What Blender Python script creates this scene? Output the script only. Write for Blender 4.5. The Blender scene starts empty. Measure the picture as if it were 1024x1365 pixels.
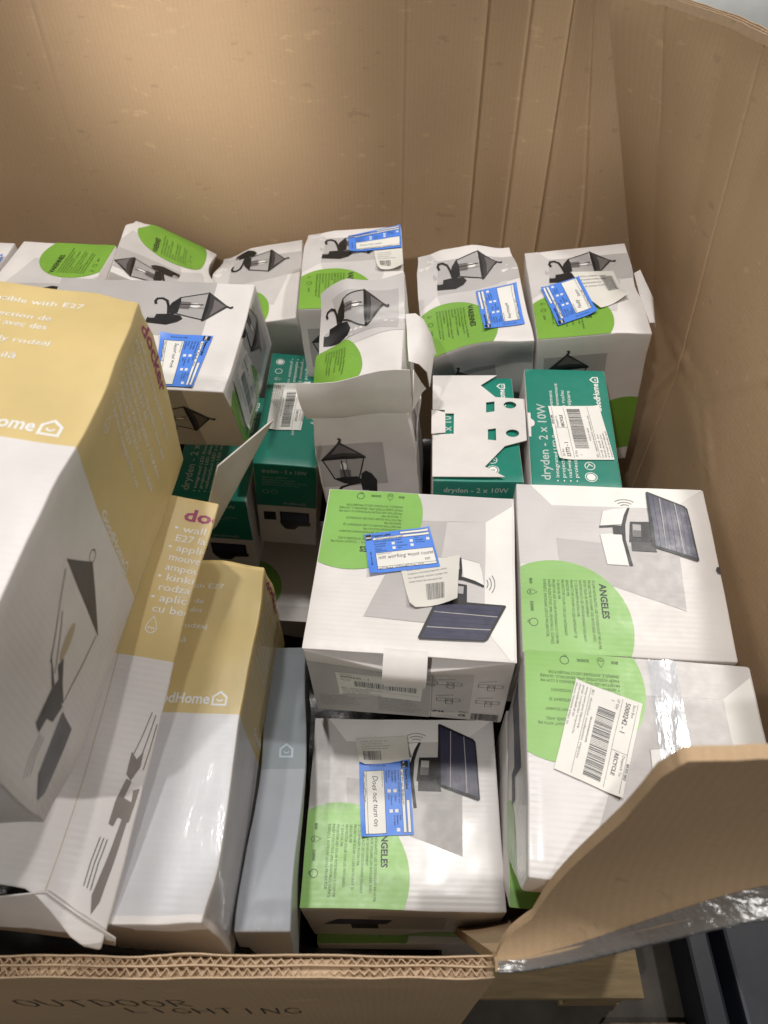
import bpy, bmesh, math, random
from mathutils import Vector, Matrix, Euler, noise
from mathutils.geometry import tessellate_polygon
R = math.radians
SC = bpy.context.scene
COL = SC.collection

# ------------------------------------------------------------------ camera
cam_d = bpy.data.cameras.new('camera')
cam = bpy.data.objects.new('camera', cam_d); COL.objects.link(cam); SC.camera = cam
cam.location = (0, 0, 1.5); cam.rotation_euler = (R(40), 0, 0)
cam_d.sensor_fit = 'HORIZONTAL'; cam_d.sensor_width = 36; cam_d.lens = 980/1024*36
cam_d.clip_start = .02; cam_d.clip_end = 60
cam_d.dof.use_dof = True; cam_d.dof.focus_distance = .92; cam_d.dof.aperture_fstop = 8.5
# ------------------------------------------------------------------ light (warehouse lamps, plus added wall-patch lamps)
world = bpy.data.worlds.new('World'); SC.world = world; world.use_nodes = True
world.node_tree.nodes['Background'].inputs[0].default_value = (1, .965, .92, 1)
world.node_tree.nodes['Background'].inputs[1].default_value = .09
def lamp(name, loc, target, power, sx, sy, color=(1, .97, .93)):
    d = bpy.data.lights.new(name, 'AREA'); d.shape = 'RECTANGLE'; d.size = sx; d.size_y = sy
    d.energy = power; d.color = color
    o = bpy.data.objects.new(name, d); COL.objects.link(o); o.location = loc
    o.rotation_euler = (Vector(target)-Vector(loc)).to_track_quat('-Z', 'Y').to_euler()
    return o
lamp('ceiling_lamp', (-.55, 1.20, 4.6), (.05, .5, .8), 66, .16, .30)
lamp('ceiling_lamp', (.27, 1.10, 4.6), (.05, .5, .8), 36, .16, .30)
lamp('ceiling_lamp', (1.8, 1.75, 4.5), (.1, .5, .8), 85, .2, .2)
lamp('ceiling_lamp', (-1.2, -1.6, 4.2), (0, 1.0, .9), 60, .12, .12)
a = lamp('wall_patch_light', (-1.5, -1.9, 3.6), (-.32, 1.25, 1.14), .5, .34, .34, (1, .975, .94)); a.data.spread = R(5)  # unseen narrow lamp added to lay a lit patch on the back wall
a = lamp('wall_patch_light', (-.9, -1.7, 3.6), (.27, 1.25, 1.02), .035, .14, .2, (1, .975, .94)); a.data.spread = R(5)  # second added lamp, for a faint patch further right on that wall
SC.view_settings.view_transform = 'Standard'; SC.view_settings.look = 'None'
SC.view_settings.exposure = -.3; SC.view_settings.gamma = 1
SC.cycles.max_bounces = 8; SC.cycles.transparent_max_bounces = 12

# ------------------------------------------------------------------ materials
def lin(h):
    h = h.lstrip('#'); c = [int(h[i:i+2], 16)/255 for i in (0, 2, 4)]
    return tuple(x/12.92 if x <= .04045 else ((x+.055)/1.055)**2.4 for x in c)
MATS = {}
def N(nt, t, **k):
    n = nt.nodes.new(t)
    for a, b in k.items(): setattr(n, a, b)
    return n
def paper(name, hexc, rough=.42, ripple=0.0, dirt=.13, spec=.5, coat=0., crumple=.12, axis='Y', pitch=.0062, wear=1.):
    """printed carton board: faint corrugation showing through, slight crumple, handling dirt"""
    if name in MATS: return MATS[name]
    m = bpy.data.materials.new(name); m.use_nodes = True; nt = m.node_tree; L = nt.links.new
    b = nt.nodes['Principled BSDF']; b.inputs['Specular IOR Level'].default_value = spec
    b.inputs['Coat Weight'].default_value = coat; b.inputs['Coat Roughness'].default_value = .12
    tc = N(nt, 'ShaderNodeTexCoord')
    n1 = N(nt, 'ShaderNodeTexNoise'); n1.inputs['Scale'].default_value = 14; n1.inputs['Detail'].default_value = 6
    n2 = N(nt, 'ShaderNodeTexNoise'); n2.inputs['Scale'].default_value = 90; n2.inputs['Detail'].default_value = 3
    L(tc.outputs['Object'], n1.inputs['Vector']); L(tc.outputs['Object'], n2.inputs['Vector'])
    rp = N(nt, 'ShaderNodeMapRange'); rp.inputs['From Min'].default_value = .35; rp.inputs['From Max'].default_value = .72
    rp.inputs['To Min'].default_value = 1.0; rp.inputs['To Max'].default_value = 1-dirt
    L(n1.outputs['Fac'], rp.inputs['Value'])
    mx = N(nt, 'ShaderNodeMix', data_type='RGBA', blend_type='MULTIPLY'); mx.inputs[0].default_value = 1
    mx.inputs[6].default_value = (*lin(hexc), 1); L(rp.outputs[0], mx.inputs[7])
    ge = N(nt, 'ShaderNodeNewGeometry'); pr = N(nt, 'ShaderNodeMapRange'); pr.inputs['From Min'].default_value = .53; pr.inputs['From Max'].default_value = .60
    L(ge.outputs['Pointiness'], pr.inputs['Value']); n4 = N(nt, 'ShaderNodeTexNoise'); n4.inputs['Scale'].default_value = 55; n4.inputs['Detail'].default_value = 4; L(tc.outputs['Object'], n4.inputs['Vector'])
    nr = N(nt, 'ShaderNodeMapRange'); nr.inputs['From Min'].default_value = .46; nr.inputs['From Max'].default_value = .62; nr.inputs['To Max'].default_value = wear; L(n4.outputs['Fac'], nr.inputs['Value'])
    wf = N(nt, 'ShaderNodeMath', operation='MULTIPLY'); L(pr.outputs[0], wf.inputs[0]); L(nr.outputs[0], wf.inputs[1])
    mw = N(nt, 'ShaderNodeMix', data_type='RGBA'); L(wf.outputs[0], mw.inputs[0]); L(mx.outputs[2], mw.inputs[6]); mw.inputs[7].default_value = (*lin('#9b8d7b' if sum(lin(hexc)) > 1.6 else '#cfc8bd'), 1)
    L(mw.outputs[2], b.inputs['Base Color'])
    rr = N(nt, 'ShaderNodeMapRange'); rr.inputs['To Min'].default_value = max(.05, rough-.08); rr.inputs['To Max'].default_value = rough+.12
    L(n2.outputs['Fac'], rr.inputs['Value']); L(rr.outputs[0], b.inputs['Roughness'])
    sp = N(nt, 'ShaderNodeSeparateXYZ'); L(tc.outputs['Object'], sp.inputs[0])
    mu = N(nt, 'ShaderNodeMath', operation='MULTIPLY'); mu.inputs[1].default_value = 2*math.pi/pitch
    L(sp.outputs[axis], mu.inputs[0]); si = N(nt, 'ShaderNodeMath', operation='SINE'); L(mu.outputs[0], si.inputs[0])
    sm = N(nt, 'ShaderNodeMath', operation='MULTIPLY'); sm.inputs[1].default_value = ripple
    pm = N(nt, 'ShaderNodeMath', operation='MULTIPLY'); L(n1.outputs['Fac'], pm.inputs[0]); L(si.outputs[0], pm.inputs[1]); L(pm.outputs[0], sm.inputs[0])
    ad = N(nt, 'ShaderNodeMath', operation='MULTIPLY_ADD'); ad.inputs[1].default_value = crumple
    L(n2.outputs['Fac'], ad.inputs[0]); L(sm.outputs[0], ad.inputs[2])
    bp = N(nt, 'ShaderNodeBump'); bp.inputs['Strength'].default_value = .5; bp.inputs['Distance'].default_value = .0016
    L(ad.outputs[0], bp.inputs['Height']); L(bp.outputs[0], b.inputs['Normal'])
    MATS[name] = m; return m
def kraft(name, hexc='#a98558', rough=.75, stripes='X', pitch=.0072, bump=.35):
    m = bpy.data.materials.new(name); m.use_nodes = True; nt = m.node_tree; L = nt.links.new
    b = nt.nodes['Principled BSDF']; b.inputs['Roughness'].default_value = rough; b.inputs['Specular IOR Level'].default_value = .25
    tc = N(nt, 'ShaderNodeTexCoord')
    mp = N(nt, 'ShaderNodeMapping'); mp.inputs['Scale'].default_value = (60, 60, 260); L(tc.outputs['Object'], mp.inputs[0])
    n1 = N(nt, 'ShaderNodeTexNoise'); n1.inputs['Scale'].default_value = 1; n1.inputs['Detail'].default_value = 8; n1.inputs['Roughness'].default_value = .7
    L(mp.outputs[0], n1.inputs['Vector'])
    n2 = N(nt, 'ShaderNodeTexNoise'); n2.inputs['Scale'].default_value = 3.5; n2.inputs['Detail'].default_value = 5; L(tc.outputs['Object'], n2.inputs['Vector'])
    n3 = N(nt, 'ShaderNodeTexNoise'); n3.inputs['Scale'].default_value = 700; L(tc.outputs['Object'], n3.inputs['Vector'])
    sp = N(nt, 'ShaderNodeSeparateXYZ'); L(tc.outputs['Object'], sp.inputs[0])
    mu = N(nt, 'ShaderNodeMath', operation='MULTIPLY'); mu.inputs[1].default_value = 2*math.pi/pitch; L(sp.outputs[stripes], mu.inputs[0])
    si = N(nt, 'ShaderNodeMath', operation='SINE'); L(mu.outputs[0], si.inputs[0])
    a1 = N(nt, 'ShaderNodeMath', operation='MULTIPLY_ADD'); a1.inputs[1].default_value = .09; a1.inputs[2].default_value = .82; L(n1.outputs['Fac'], a1.inputs[0])
    a2 = N(nt, 'ShaderNodeMath', operation='MULTIPLY_ADD'); a2.inputs[1].default_value = .26; L(n2.outputs['Fac'], a2.inputs[0]); L(a1.outputs[0], a2.inputs[2])
    a3 = N(nt, 'ShaderNodeMath', operation='MULTIPLY_ADD'); a3.inputs[1].default_value = .018; L(si.outputs[0], a3.inputs[0]); L(a2.outputs[0], a3.inputs[2])
    a4 = N(nt, 'ShaderNodeMath', operation='MULTIPLY_ADD'); a4.inputs[1].default_value = .22; L(n3.outputs['Fac'], a4.inputs[0]); L(a3.outputs[0], a4.inputs[2])
    su = N(nt, 'ShaderNodeMath', operation='SUBTRACT'); L(a4.outputs[0], su.inputs[0]); su.inputs[1].default_value = .13
    mx = N(nt, 'ShaderNodeMix', data_type='RGBA', blend_type='MULTIPLY'); mx.inputs[0].default_value = 1
    mx.inputs[6].default_value = (*lin(hexc), 1)
    m5 = N(nt, 'ShaderNodeMapping'); m5.inputs['Scale'].default_value = (30, 30, 75); m5.inputs['Rotation'].default_value = (.3, .5, .2); L(tc.outputs['Object'], m5.inputs[0])
    n5 = N(nt, 'ShaderNodeTexNoise'); n5.inputs['Scale'].default_value = 1; n5.inputs['Detail'].default_value = 3; L(m5.outputs[0], n5.inputs['Vector'])
    r5 = N(nt, 'ShaderNodeMapRange'); r5.inputs['From Min'].default_value = .66; r5.inputs['From Max'].default_value = .74; r5.inputs['To Max'].default_value = .16; L(n5.outputs['Fac'], r5.inputs['Value'])
    r6 = N(nt, 'ShaderNodeMapRange'); r6.inputs['From Min'].default_value = .33; r6.inputs['From Max'].default_value = .27; r6.inputs['To Max'].default_value = .14; L(n5.outputs['Fac'], r6.inputs['Value'])
    a5 = N(nt, 'ShaderNodeMath', operation='ADD'); L(su.outputs[0], a5.inputs[0]); L(r5.outputs[0], a5.inputs[1])
    a6 = N(nt, 'ShaderNodeMath', operation='SUBTRACT'); L(a5.outputs[0], a6.inputs[0]); L(r6.outputs[0], a6.inputs[1])
    L(a6.outputs[0], mx.inputs[7]); L(mx.outputs[2], b.inputs['Base Color'])
    h = N(nt, 'ShaderNodeMath', operation='MULTIPLY_ADD'); h.inputs[1].default_value = .07; L(si.outputs[0], h.inputs[0]); L(n1.outputs['Fac'], h.inputs[2])
    bp = N(nt, 'ShaderNodeBump'); bp.inputs['Strength'].default_value = bump; bp.inputs['Distance'].default_value = .0012
    L(h.outputs[0], bp.inputs['Height']); L(bp.outputs[0], b.inputs['Normal'])
    MATS[name] = m; return m
def film(name, tint=(.9, .92, .95), scale=60, rough=.08, base=.06, gain=.75, stretch=(1, 1, 1), dist=.004, milk=0):
    """clear plastic: lets most light through, mirrors at glancing angles, wrinkled"""
    m = bpy.data.materials.new(name); m.use_nodes = True; nt = m.node_tree; L = nt.links.new
    nt.nodes.remove(nt.nodes['Principled BSDF']); out = nt.nodes['Material Output']
    tr = N(nt, 'ShaderNodeBsdfTransparent'); tr.inputs[0].default_value = (*tint, 1)
    gl = N(nt, 'ShaderNodeBsdfGlossy'); gl.inputs['Roughness'].default_value = rough
    tc = N(nt, 'ShaderNodeTexCoord'); mp = N(nt, 'ShaderNodeMapping'); mp.inputs['Scale'].default_value = stretch; L(tc.outputs['Object'], mp.inputs[0])
    n1 = N(nt, 'ShaderNodeTexNoise'); n1.inputs['Scale'].default_value = scale; n1.inputs['Detail'].default_value = 4; L(mp.outputs[0], n1.inputs['Vector'])
    bp = N(nt, 'ShaderNodeBump'); bp.inputs['Strength'].default_value = .8; bp.inputs['Distance'].default_value = dist; L(n1.outputs['Fac'], bp.inputs['Height'])
    L(bp.outputs[0], gl.inputs['Normal'])
    lw = N(nt, 'ShaderNodeLayerWeight'); lw.inputs[0].default_value = .25; L(bp.outputs[0], lw.inputs['Normal'])
    ma = N(nt, 'ShaderNodeMath', operation='MULTIPLY_ADD'); ma.inputs[1].default_value = gain; ma.inputs[2].default_value = base; L(lw.outputs['Fresnel'], ma.inputs[0])
    ms = N(nt, 'ShaderNodeMixShader'); L(ma.outputs[0], ms.inputs[0]); L(tr.outputs[0], ms.inputs[1]); L(gl.outputs[0], ms.inputs[2]); L(ms.outputs[0], out.inputs[0])
    if milk:
        df = N(nt, 'ShaderNodeBsdfDiffuse'); df.inputs[0].default_value = (.75, .76, .78, 1); L(bp.outputs[0], df.inputs['Normal'])
        m2 = N(nt, 'ShaderNodeMixShader'); m2.inputs[0].default_value = milk; L(tr.outputs[0], m2.inputs[1]); L(df.outputs[0], m2.inputs[2]); L(m2.outputs[0], ms.inputs[1])
    MATS[name] = m; return m
WHITE = paper('white_board', '#e0dbd8', .40, ripple=.06)
RIPW = paper('white_board_glossy', '#dcd9d8', .36, ripple=.16, spec=.5, coat=.22)
CREAM = paper('inside_board', '#cfc9c2', .7, wear=0)
FLAP = paper('white_flap_board', '#e0dbd8', .45, wear=0, dirt=.16)
GREEN = paper('green_print', '#86b85c', .34, ripple=.03)
GREENV = paper('leaf_green_print', '#79a83f', .36, ripple=.06)
TEAL = paper('teal_print', '#1d7f6d', .38)
YEL = paper('straw_print', '#d6be84', .40, spec=.45)
G1M = paper('pale_grey_print', '#cbc7c5', .38, ripple=.03)
G2M = paper('grey_print', '#b7b3b1', .38, ripple=.03)
G3M = paper('warm_grey_print', '#cdc8c4', .40)
INK = paper('black_ink', '#1b1a1b', .40)
INK2 = paper('charcoal_ink', '#3a3738', .40)
INK3 = paper('mid_grey_ink', '#6e6868', .40)
INK4 = paper('glass_grey_ink', '#aaa6a5', .40)
NAVY = paper('navy_ink', '#35354f', .33)
TAUPE = paper('taupe_ink', '#463f3d', .40)
DGRN = paper('dark_green_ink', '#27451a', .40)
WINK = paper('white_ink', '#eceae6', .42)
SILV = paper('silver_ink', '#b9c4bf', .40)
MAG = paper('plum_ink', '#98215f', .40)
BLUE = paper('blue_label', '#4f86e6', .42)
PAP = paper('label_paper', '#e8e6e0', .5)
PAP2 = paper('grey_label_paper', '#dad7cf', .55)
PEN = paper('pen_ink', '#3c3c46', .5)
BLUG = paper('blue_grey_print', '#8f9494', .40)
GREYB = paper('light_grey_print', '#a6a6a8', .40)
BULB = paper('bulb_tint', '#b9a88c', .40)
KR = kraft('kraft_board', '#bda180')
KRY = kraft('kraft_board_side', '#bda180', stripes='Y')
KRE = kraft('kraft_edge', '#c8ae90', bump=.2)
CLEAR = film('clear_tape', scale=22, base=.03, gain=.35, dist=.0022, rough=.1, stretch=(1.6, .5, 1))
WRAP = film('stretch_film', tint=(.86, .87, .89), scale=30, rough=.22, base=.17, gain=.55, stretch=(.25, 6, 6), dist=.003, milk=.12)

# ------------------------------------------------------------------ mesh helpers
def link(name, me, parent=None):
    o = bpy.data.objects.new(name, me); COL.objects.link(o); o.parent = parent; return o
def tag(o, label, cat, group=None, kind=None):
    if label: o['label'] = label
    if cat: o['category'] = cat
    if group: o['group'] = group
    if kind: o['kind'] = kind
    return o
def mesh(name, verts, faces, mats, idx=None, smooth=True):
    me = bpy.data.meshes.new(name); me.from_pydata([tuple(v) for v in verts], [], faces)
    for m in mats: me.materials.append(m)
    if idx: me.polygons.foreach_set('material_index', idx)
    if smooth: me.polygons.foreach_set('use_smooth', [True]*len(me.polygons))
    me.update(); return me
# ---- flat print shapes: (points in mm, faces)
def poly(*loops):
    pts = [p for l in loops for p in l]
    tr = tessellate_polygon([[Vector((p[0], p[1], 0)) for p in l] for l in loops])
    out = []
    for t in tr:
        a, b, c = (pts[i] for i in t)
        cr = (b[0]-a[0])*(c[1]-a[1])-(b[1]-a[1])*(c[0]-a[0])
        if abs(cr) < 1e-9: continue
        out.append(tuple(t) if cr > 0 else (t[0], t[2], t[1]))
    return pts, out
def rect(x0, y0, x1, y1): return poly([(x0, y0), (x1, y0), (x1, y1), (x0, y1)])
def circ_pts(c, r, n=56, ry=None): return [(c[0]+r*math.cos(2*math.pi*i/n), c[1]+(ry or r)*math.sin(2*math.pi*i/n)) for i in range(n)]
def circ(c, r, n=56, ry=None): return poly(circ_pts(c, r, n, ry))
def ring(c, r, w, n=28): return poly(circ_pts(c, r, n), circ_pts(c, r-w, n))
def stroke(p, w):
    P, Fc = [], []
    for a, b in zip(p[:-1], p[1:]):
        dx, dy = b[0]-a[0], b[1]-a[1]; l = math.hypot(dx, dy) or 1
        nx, ny = -dy/l*w/2, dx/l*w/2; ex, ey = dx/l*w*.25, dy/l*w*.25; i = len(P)
        P += [(a[0]+nx-ex, a[1]+ny-ey), (a[0]-nx-ex, a[1]-ny-ey), (b[0]-nx+ex, b[1]-ny+ey), (b[0]+nx+ex, b[1]+ny+ey)]
        Fc.append((i, i+1, i+2, i+3))
    return P, Fc
def join(*gs):
    P, Fc = [], []
    for p, f in gs:
        n = len(P); P += p; Fc += [tuple(i+n for i in q) for q in f]
    return P, Fc
def xf(g, rot=0, sc=1, dx=0, dy=0):
    c, s = math.cos(R(rot)), math.sin(R(rot)); sx, sy = sc if isinstance(sc, tuple) else (sc, sc)
    f = g[1] if sx*sy > 0 else [tuple(reversed(q)) for q in g[1]]
    return [(x*sx*c-y*sy*s+dx, x*sx*s+y*sy*c+dy) for x, y in g[0]], f
_tc = {}
def glyphs(body, bold=0., shear=0.):
    k = (body, bold, shear)
    if k not in _tc:
        c = bpy.data.curves.new('t', 'FONT'); c.body = body; c.size = 1; c.offset = bold; c.shear = shear; c.resolution_u = 2
        o = bpy.data.objects.new('t', c); COL.objects.link(o)
        me = bpy.data.meshes.new_from_object(o.evaluated_get(bpy.context.evaluated_depsgraph_get()))
        P = [(v.co.x, v.co.y) for v in me.vertices]; Fc = []
        for q in me.polygons:
            v = list(q.vertices); a, b, d = (P[i] for i in v[:3])
            Fc.append(tuple(v) if (b[0]-a[0])*(d[1]-a[1])-(b[1]-a[1])*(d[0]-a[0]) >= 0 else tuple(reversed(v)))
        bpy.data.objects.remove(o); bpy.data.curves.remove(c); bpy.data.meshes.remove(me)
        _tc[k] = (P, Fc)
    return _tc[k]
def text(body, x, y, size, rot=0, w=None, align='L', bold=0., shear=0.):
    """size = font size in mm (capitals are about .73 of it); w fits the line to that width"""
    P, Fc = glyphs(body, bold, shear)
    if not P: return [], []
    x0 = min(p[0] for p in P); x1 = max(p[0] for p in P); sx = size if w is None else w/(x1-x0)
    off = {'L': -x0, 'R': -x1, 'C': -(x0+x1)/2}[align]
    return xf(([((p[0]+off)*sx, p[1]*size) for p in P], Fc), rot, 1, x, y)
RNG = random.Random(5)
def greeking(n, x, y, size, lead, w, rot=0, seed=1):
    """small-print lines made of real letters, too small to read in the photograph"""
    r = random.Random(seed); gs = []
    for i in range(n):
        s = ' '.join(''.join(r.choice('aeionrstlumdcp') for _ in range(r.randint(2, 8))) for _ in range(r.randint(3, 6)))
        g = text(s, 0, 0, size, w=w*r.uniform(.55, 1)); gs.append(xf(g, 0, 1, 0, -i*lead))
    return xf(join(*gs), rot, 1, x, y)
def barcode(x0, y0, w, h, rot=0, seed=1, n=34):
    r = random.Random(seed); gs = []; x = 0; u = w/(n*2.6)
    while x < w:
        b = u*r.choice((.8, .8, 1.4, 2)); gs.append(rect(x, 0, min(x+b, w), h)); x += b+u*r.choice((.8, 1.2, 1.8))
    return xf(join(*gs), rot, 1, x0, y0)
def house(x, y, s, rot=0):
    """house outline with a smile: the mark after the shop name"""
    g = join(poly([(-.5, -.45), (.5, -.45), (.5, .2), (0, .6), (-.5, .2)], [(-.36, -.31), (.36, -.31), (.36, .13), (0, .42), (-.36, .13)]),
             stroke([(-.17, -.02), (-.1, -.1), (0, -.13), (.1, -.1), (.17, -.02)], .1))
    return xf(g, rot, s, x, y)
def logo(x, y, size, w, rot=0):
    """shop name followed by the house"""
    g = join(text('GoodHome', 0, 0, size, w=w, bold=.022), house(w+size*.62, size*.32, size*.95))
    return xf(g, rot, 1, x, y)
def drop(x, y, s, rot=0):
    p = [(0, .8), (.3, .25), (.42, -.1), (.38, -.35), (.2, -.52), (0, -.57), (-.2, -.52), (-.38, -.35), (-.42, -.1), (-.3, .25)]
    q = [(a*.86, b*.86) for a, b in p]
    return xf(join(poly(p, q), text('IP44', 0, -.27, .3, align='C', bold=.02)), rot, s, x, y)
def wavecurves(x, y, s, rot=0):
    gs = []
    for k, r in enumerate((1, .72, .46)):
        gs.append(stroke([(r*math.cos(a), r*math.sin(a)*.8) for a in [R(50+80*i/8) for i in range(9)]], .035))
    return xf(join(*gs), rot, s, x, y)

# ------------------------------------------------------------------ a carton
class Carton:
    """Cuboid carton. Local origin = centre of the base. Print is given in mm measured from the centre of the top (T),
    or along the face and down from the top edge (N near, R right, L left, F far)."""
    def __init__(s, name, label, pos, rot, dim, seed=0, amp=.0012, warp=None, group=None, cat='box'):
        s.w, s.d, s.h = dim; s.seed = Vector((seed*7.3, seed*3.1, seed*1.7)); s.amp = amp; s.xw = warp; s.n = 0
        e = Euler([R(a) for a in rot]); s.root = bpy.data.objects.new(name, None); COL.objects.link(s.root)
        s.root.empty_display_size = .05
        s.root.location = Vector(pos)+e.to_matrix() @ Vector((0, 0, -s.h)); s.root.rotation_euler = e
        tag(s.root, label, cat, group)
    def W(s, p):
        p = Vector(p)
        if s.xw: p = Vector(s.xw(p))
        q = p+s.amp*noise.noise_vector(p*7+s.seed)+s.amp*.35*noise.noise_vector(p*31+s.seed)
        q.z += s.h; return q
    def body(s, mat, r=.0022, seg=.016, zones=None, mats=None, cuts=((), (), ()), name='carton_body', lo=(0, 0, 0), hi=(0, 0, 0)):
        H = (s.w/2, s.d/2, s.h/2); ax = []
        for k in range(3):
            a, b = -H[k]+lo[k], H[k]-hi[k]; n = max(2, round((b-a)/seg))
            l = [a, a+.3*r, a+r]+[a+r+(b-a-2*r)*i/n for i in range(1, n)]+[b-r, b-.3*r, b]
            for c in cuts[k]:
                c = c/1000+(H[2] if k == 2 else 0); l.append(c)
            ax.append(sorted(set(round(v, 6) for v in l)))
        mn = [a[0] for a in ax]; mxx = [a[-1] for a in ax]; vid = {}; V = []; Fc = []; idx = []
        def vert(p):
            k = tuple(round(c, 6) for c in p)
            if k not in vid:
                inn = Vector([min(max(p[i], mn[i]+r), mxx[i]-r) for i in range(3)]); dv = Vector(p)-inn
                q = inn+dv.normalized()*r if dv.length > 1e-9 else Vector(p)
                vid[k] = len(V); V.append(s.W((q.x, q.y, q.z-H[2])))
            return vid[k]
        for k in range(3):
            a, b = [(1, 2), (2, 0), (0, 1)][k]
            for side in (0, 1):
                c = (mn, mxx)[side][k]
                for i in range(len(ax[a])-1):
                    for j in range(len(ax[b])-1):
                        ps = []
                        for (ii, jj) in ((i, j), (i+1, j), (i+1, j+1), (i, j+1)):
                            p = [0, 0, 0]; p[k] = c; p[a] = ax[a][ii]; p[b] = ax[b][jj]; ps.append(p)
                        f = [vert(p) for p in ps]; Fc.append(f if side else f[::-1])
                        if zones:
                            m = [sum(p[t] for p in ps)/4 for t in range(3)]
                            idx.append(zones(('L', 'R', 'N', 'F', 'B', 'T')[k*2+side], m[0]*1000, m[1]*1000, (m[2]-H[2])*1000))
        return link(name, mesh(name, V, Fc, mats or [mat], idx or None), s.root)
    def pt(s, face, u, v, off):
        u, v = u/1000, v/1000
        return {'T': (u, v, off), 'N': (u, -s.d/2-off, v), 'R': (s.w/2+off, u, v), 'L': (-s.w/2-off, -u, v), 'F': (-u, s.d/2+off, v)}[face]
    def art(s, face, name, items, parent=None, lay=1, clip=True, cell=16, label=None, m=.6, curl=()):
        """items: (shape, material[, extra layer])"""
        W2 = {'T': s.w, 'N': s.w, 'R': s.d, 'L': s.d, 'F': s.w}[face]*500-m
        V0, V1 = (-s.d*500+m, s.d*500-m) if face == 'T' else (-s.h*1000+m, -m)
        V, Fc, idx, mats = [], [], [], []
        for it in items:
            (P, F0), mat, ex = it[0], it[1], (it[2] if len(it) > 2 else 0)
            if not P: continue
            if mat not in mats: mats.append(mat)
            xs = [p[0] for p in P]; ys = [p[1] for p in P]
            big = max(max(xs)-min(xs), max(ys)-min(ys)) > cell*1.5 and len(F0) < 400
            out = clip and (min(xs) < -W2 or max(xs) > W2 or min(ys) < V0 or max(ys) > V1)
            if big or out:
                bm = bmesh.new(); vs = [bm.verts.new((p[0], p[1], 0)) for p in P]
                for f in F0:
                    try: bm.faces.new([vs[i] for i in f])
                    except ValueError: pass
                def cut(co, no, clear=False):
                    bmesh.ops.bisect_plane(bm, geom=bm.verts[:]+bm.edges[:]+bm.faces[:], plane_co=co, plane_no=no, clear_outer=clear, dist=1e-5)
                if out:
                    cut((W2, 0, 0), (1, 0, 0), True); cut((-W2, 0, 0), (-1, 0, 0), True)
                    cut((0, V1, 0), (0, 1, 0), True); cut((0, V0, 0), (0, -1, 0), True)
                if big:
                    x = math.ceil(min(xs)/cell)*cell
                    while x < max(xs): cut((x, 0, 0), (1, 0, 0)); x += cell
                    y = math.ceil(min(ys)/cell)*cell
                    while y < max(ys): cut((0, y, 0), (0, 1, 0)); y += cell
                bm.verts.index_update()
                P = [(v.co.x, v.co.y) for v in bm.verts]; F0 = [tuple(v.index for v in f.verts) for f in bm.faces]; bm.free()
            n = len(V); off = .00022*(lay+ex)
            lift = lambda p: sum(h*max(0, 1-math.hypot(p[0]-cu, p[1]-cv)/r)**2 for cu, cv, r, h in curl)
            V += [s.W(s.pt(face, p[0], p[1], off+lift(p))) for p in P]
            Fc += [tuple(i+n for i in f) for f in F0]; idx += [mats.index(mat)]*len(F0)
        if not V: return None
        o = link(name, mesh(name, V, Fc, mats, idx), parent or s.root)
        if label: o['label'] = label
        return o
    def sheet(s, name, rows, mat, th=.0015, parent=None, sub=1):
        """bent flap of board: rows of local points (m, from the top centre), thickened"""
        return link(name, sheet_mesh(name, [[s.W(p) for p in r] for r in rows], mat, th), parent or s.root)
def sheet_mesh(name, G, mat, th, mats=None):
    nr, nc = len(G), len(G[0]); nrm = []
    for i in range(nr):
        for j in range(nc):
            a = Vector(G[min(i+1, nr-1)][j])-Vector(G[max(i-1, 0)][j]); b = Vector(G[i][min(j+1, nc-1)])-Vector(G[i][max(j-1, 0)])
            c = b.cross(a); nrm.append(c.normalized() if c.length > 1e-12 else Vector((0, 0, 1)))
    A = [Vector(p) for r in G for p in r]; B = [p-n*th for p, n in zip(A, nrm)]; n = len(A); Fc = []
    for i in range(nr-1):
        for j in range(nc-1):
            a, b, c, d = i*nc+j, i*nc+j+1, (i+1)*nc+j+1, (i+1)*nc+j
            Fc += [(a, b, c, d), (n+d, n+c, n+b, n+a)]
    brd = [j for j in range(nc)]+[i*nc+nc-1 for i in range(1, nr)]+[(nr-1)*nc+j for j in range(nc-2, -1, -1)]+[i*nc for i in range(nr-2, 0, -1)]
    E0 = len(A)*2; V = A+B; k = len(brd)
    V += [A[b].copy() for b in brd]+[B[b].copy() for b in brd]     # own rim vertices keep the edge sharp
    idx = [0]*len(Fc)
    for q in range(k): Fc.append((E0+(q+1) % k, E0+q, E0+k+q, E0+k+(q+1) % k)); idx.append(len(mats)-1 if mats else 0)
    return mesh(name, V, Fc, mats or [mat], idx)

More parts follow.
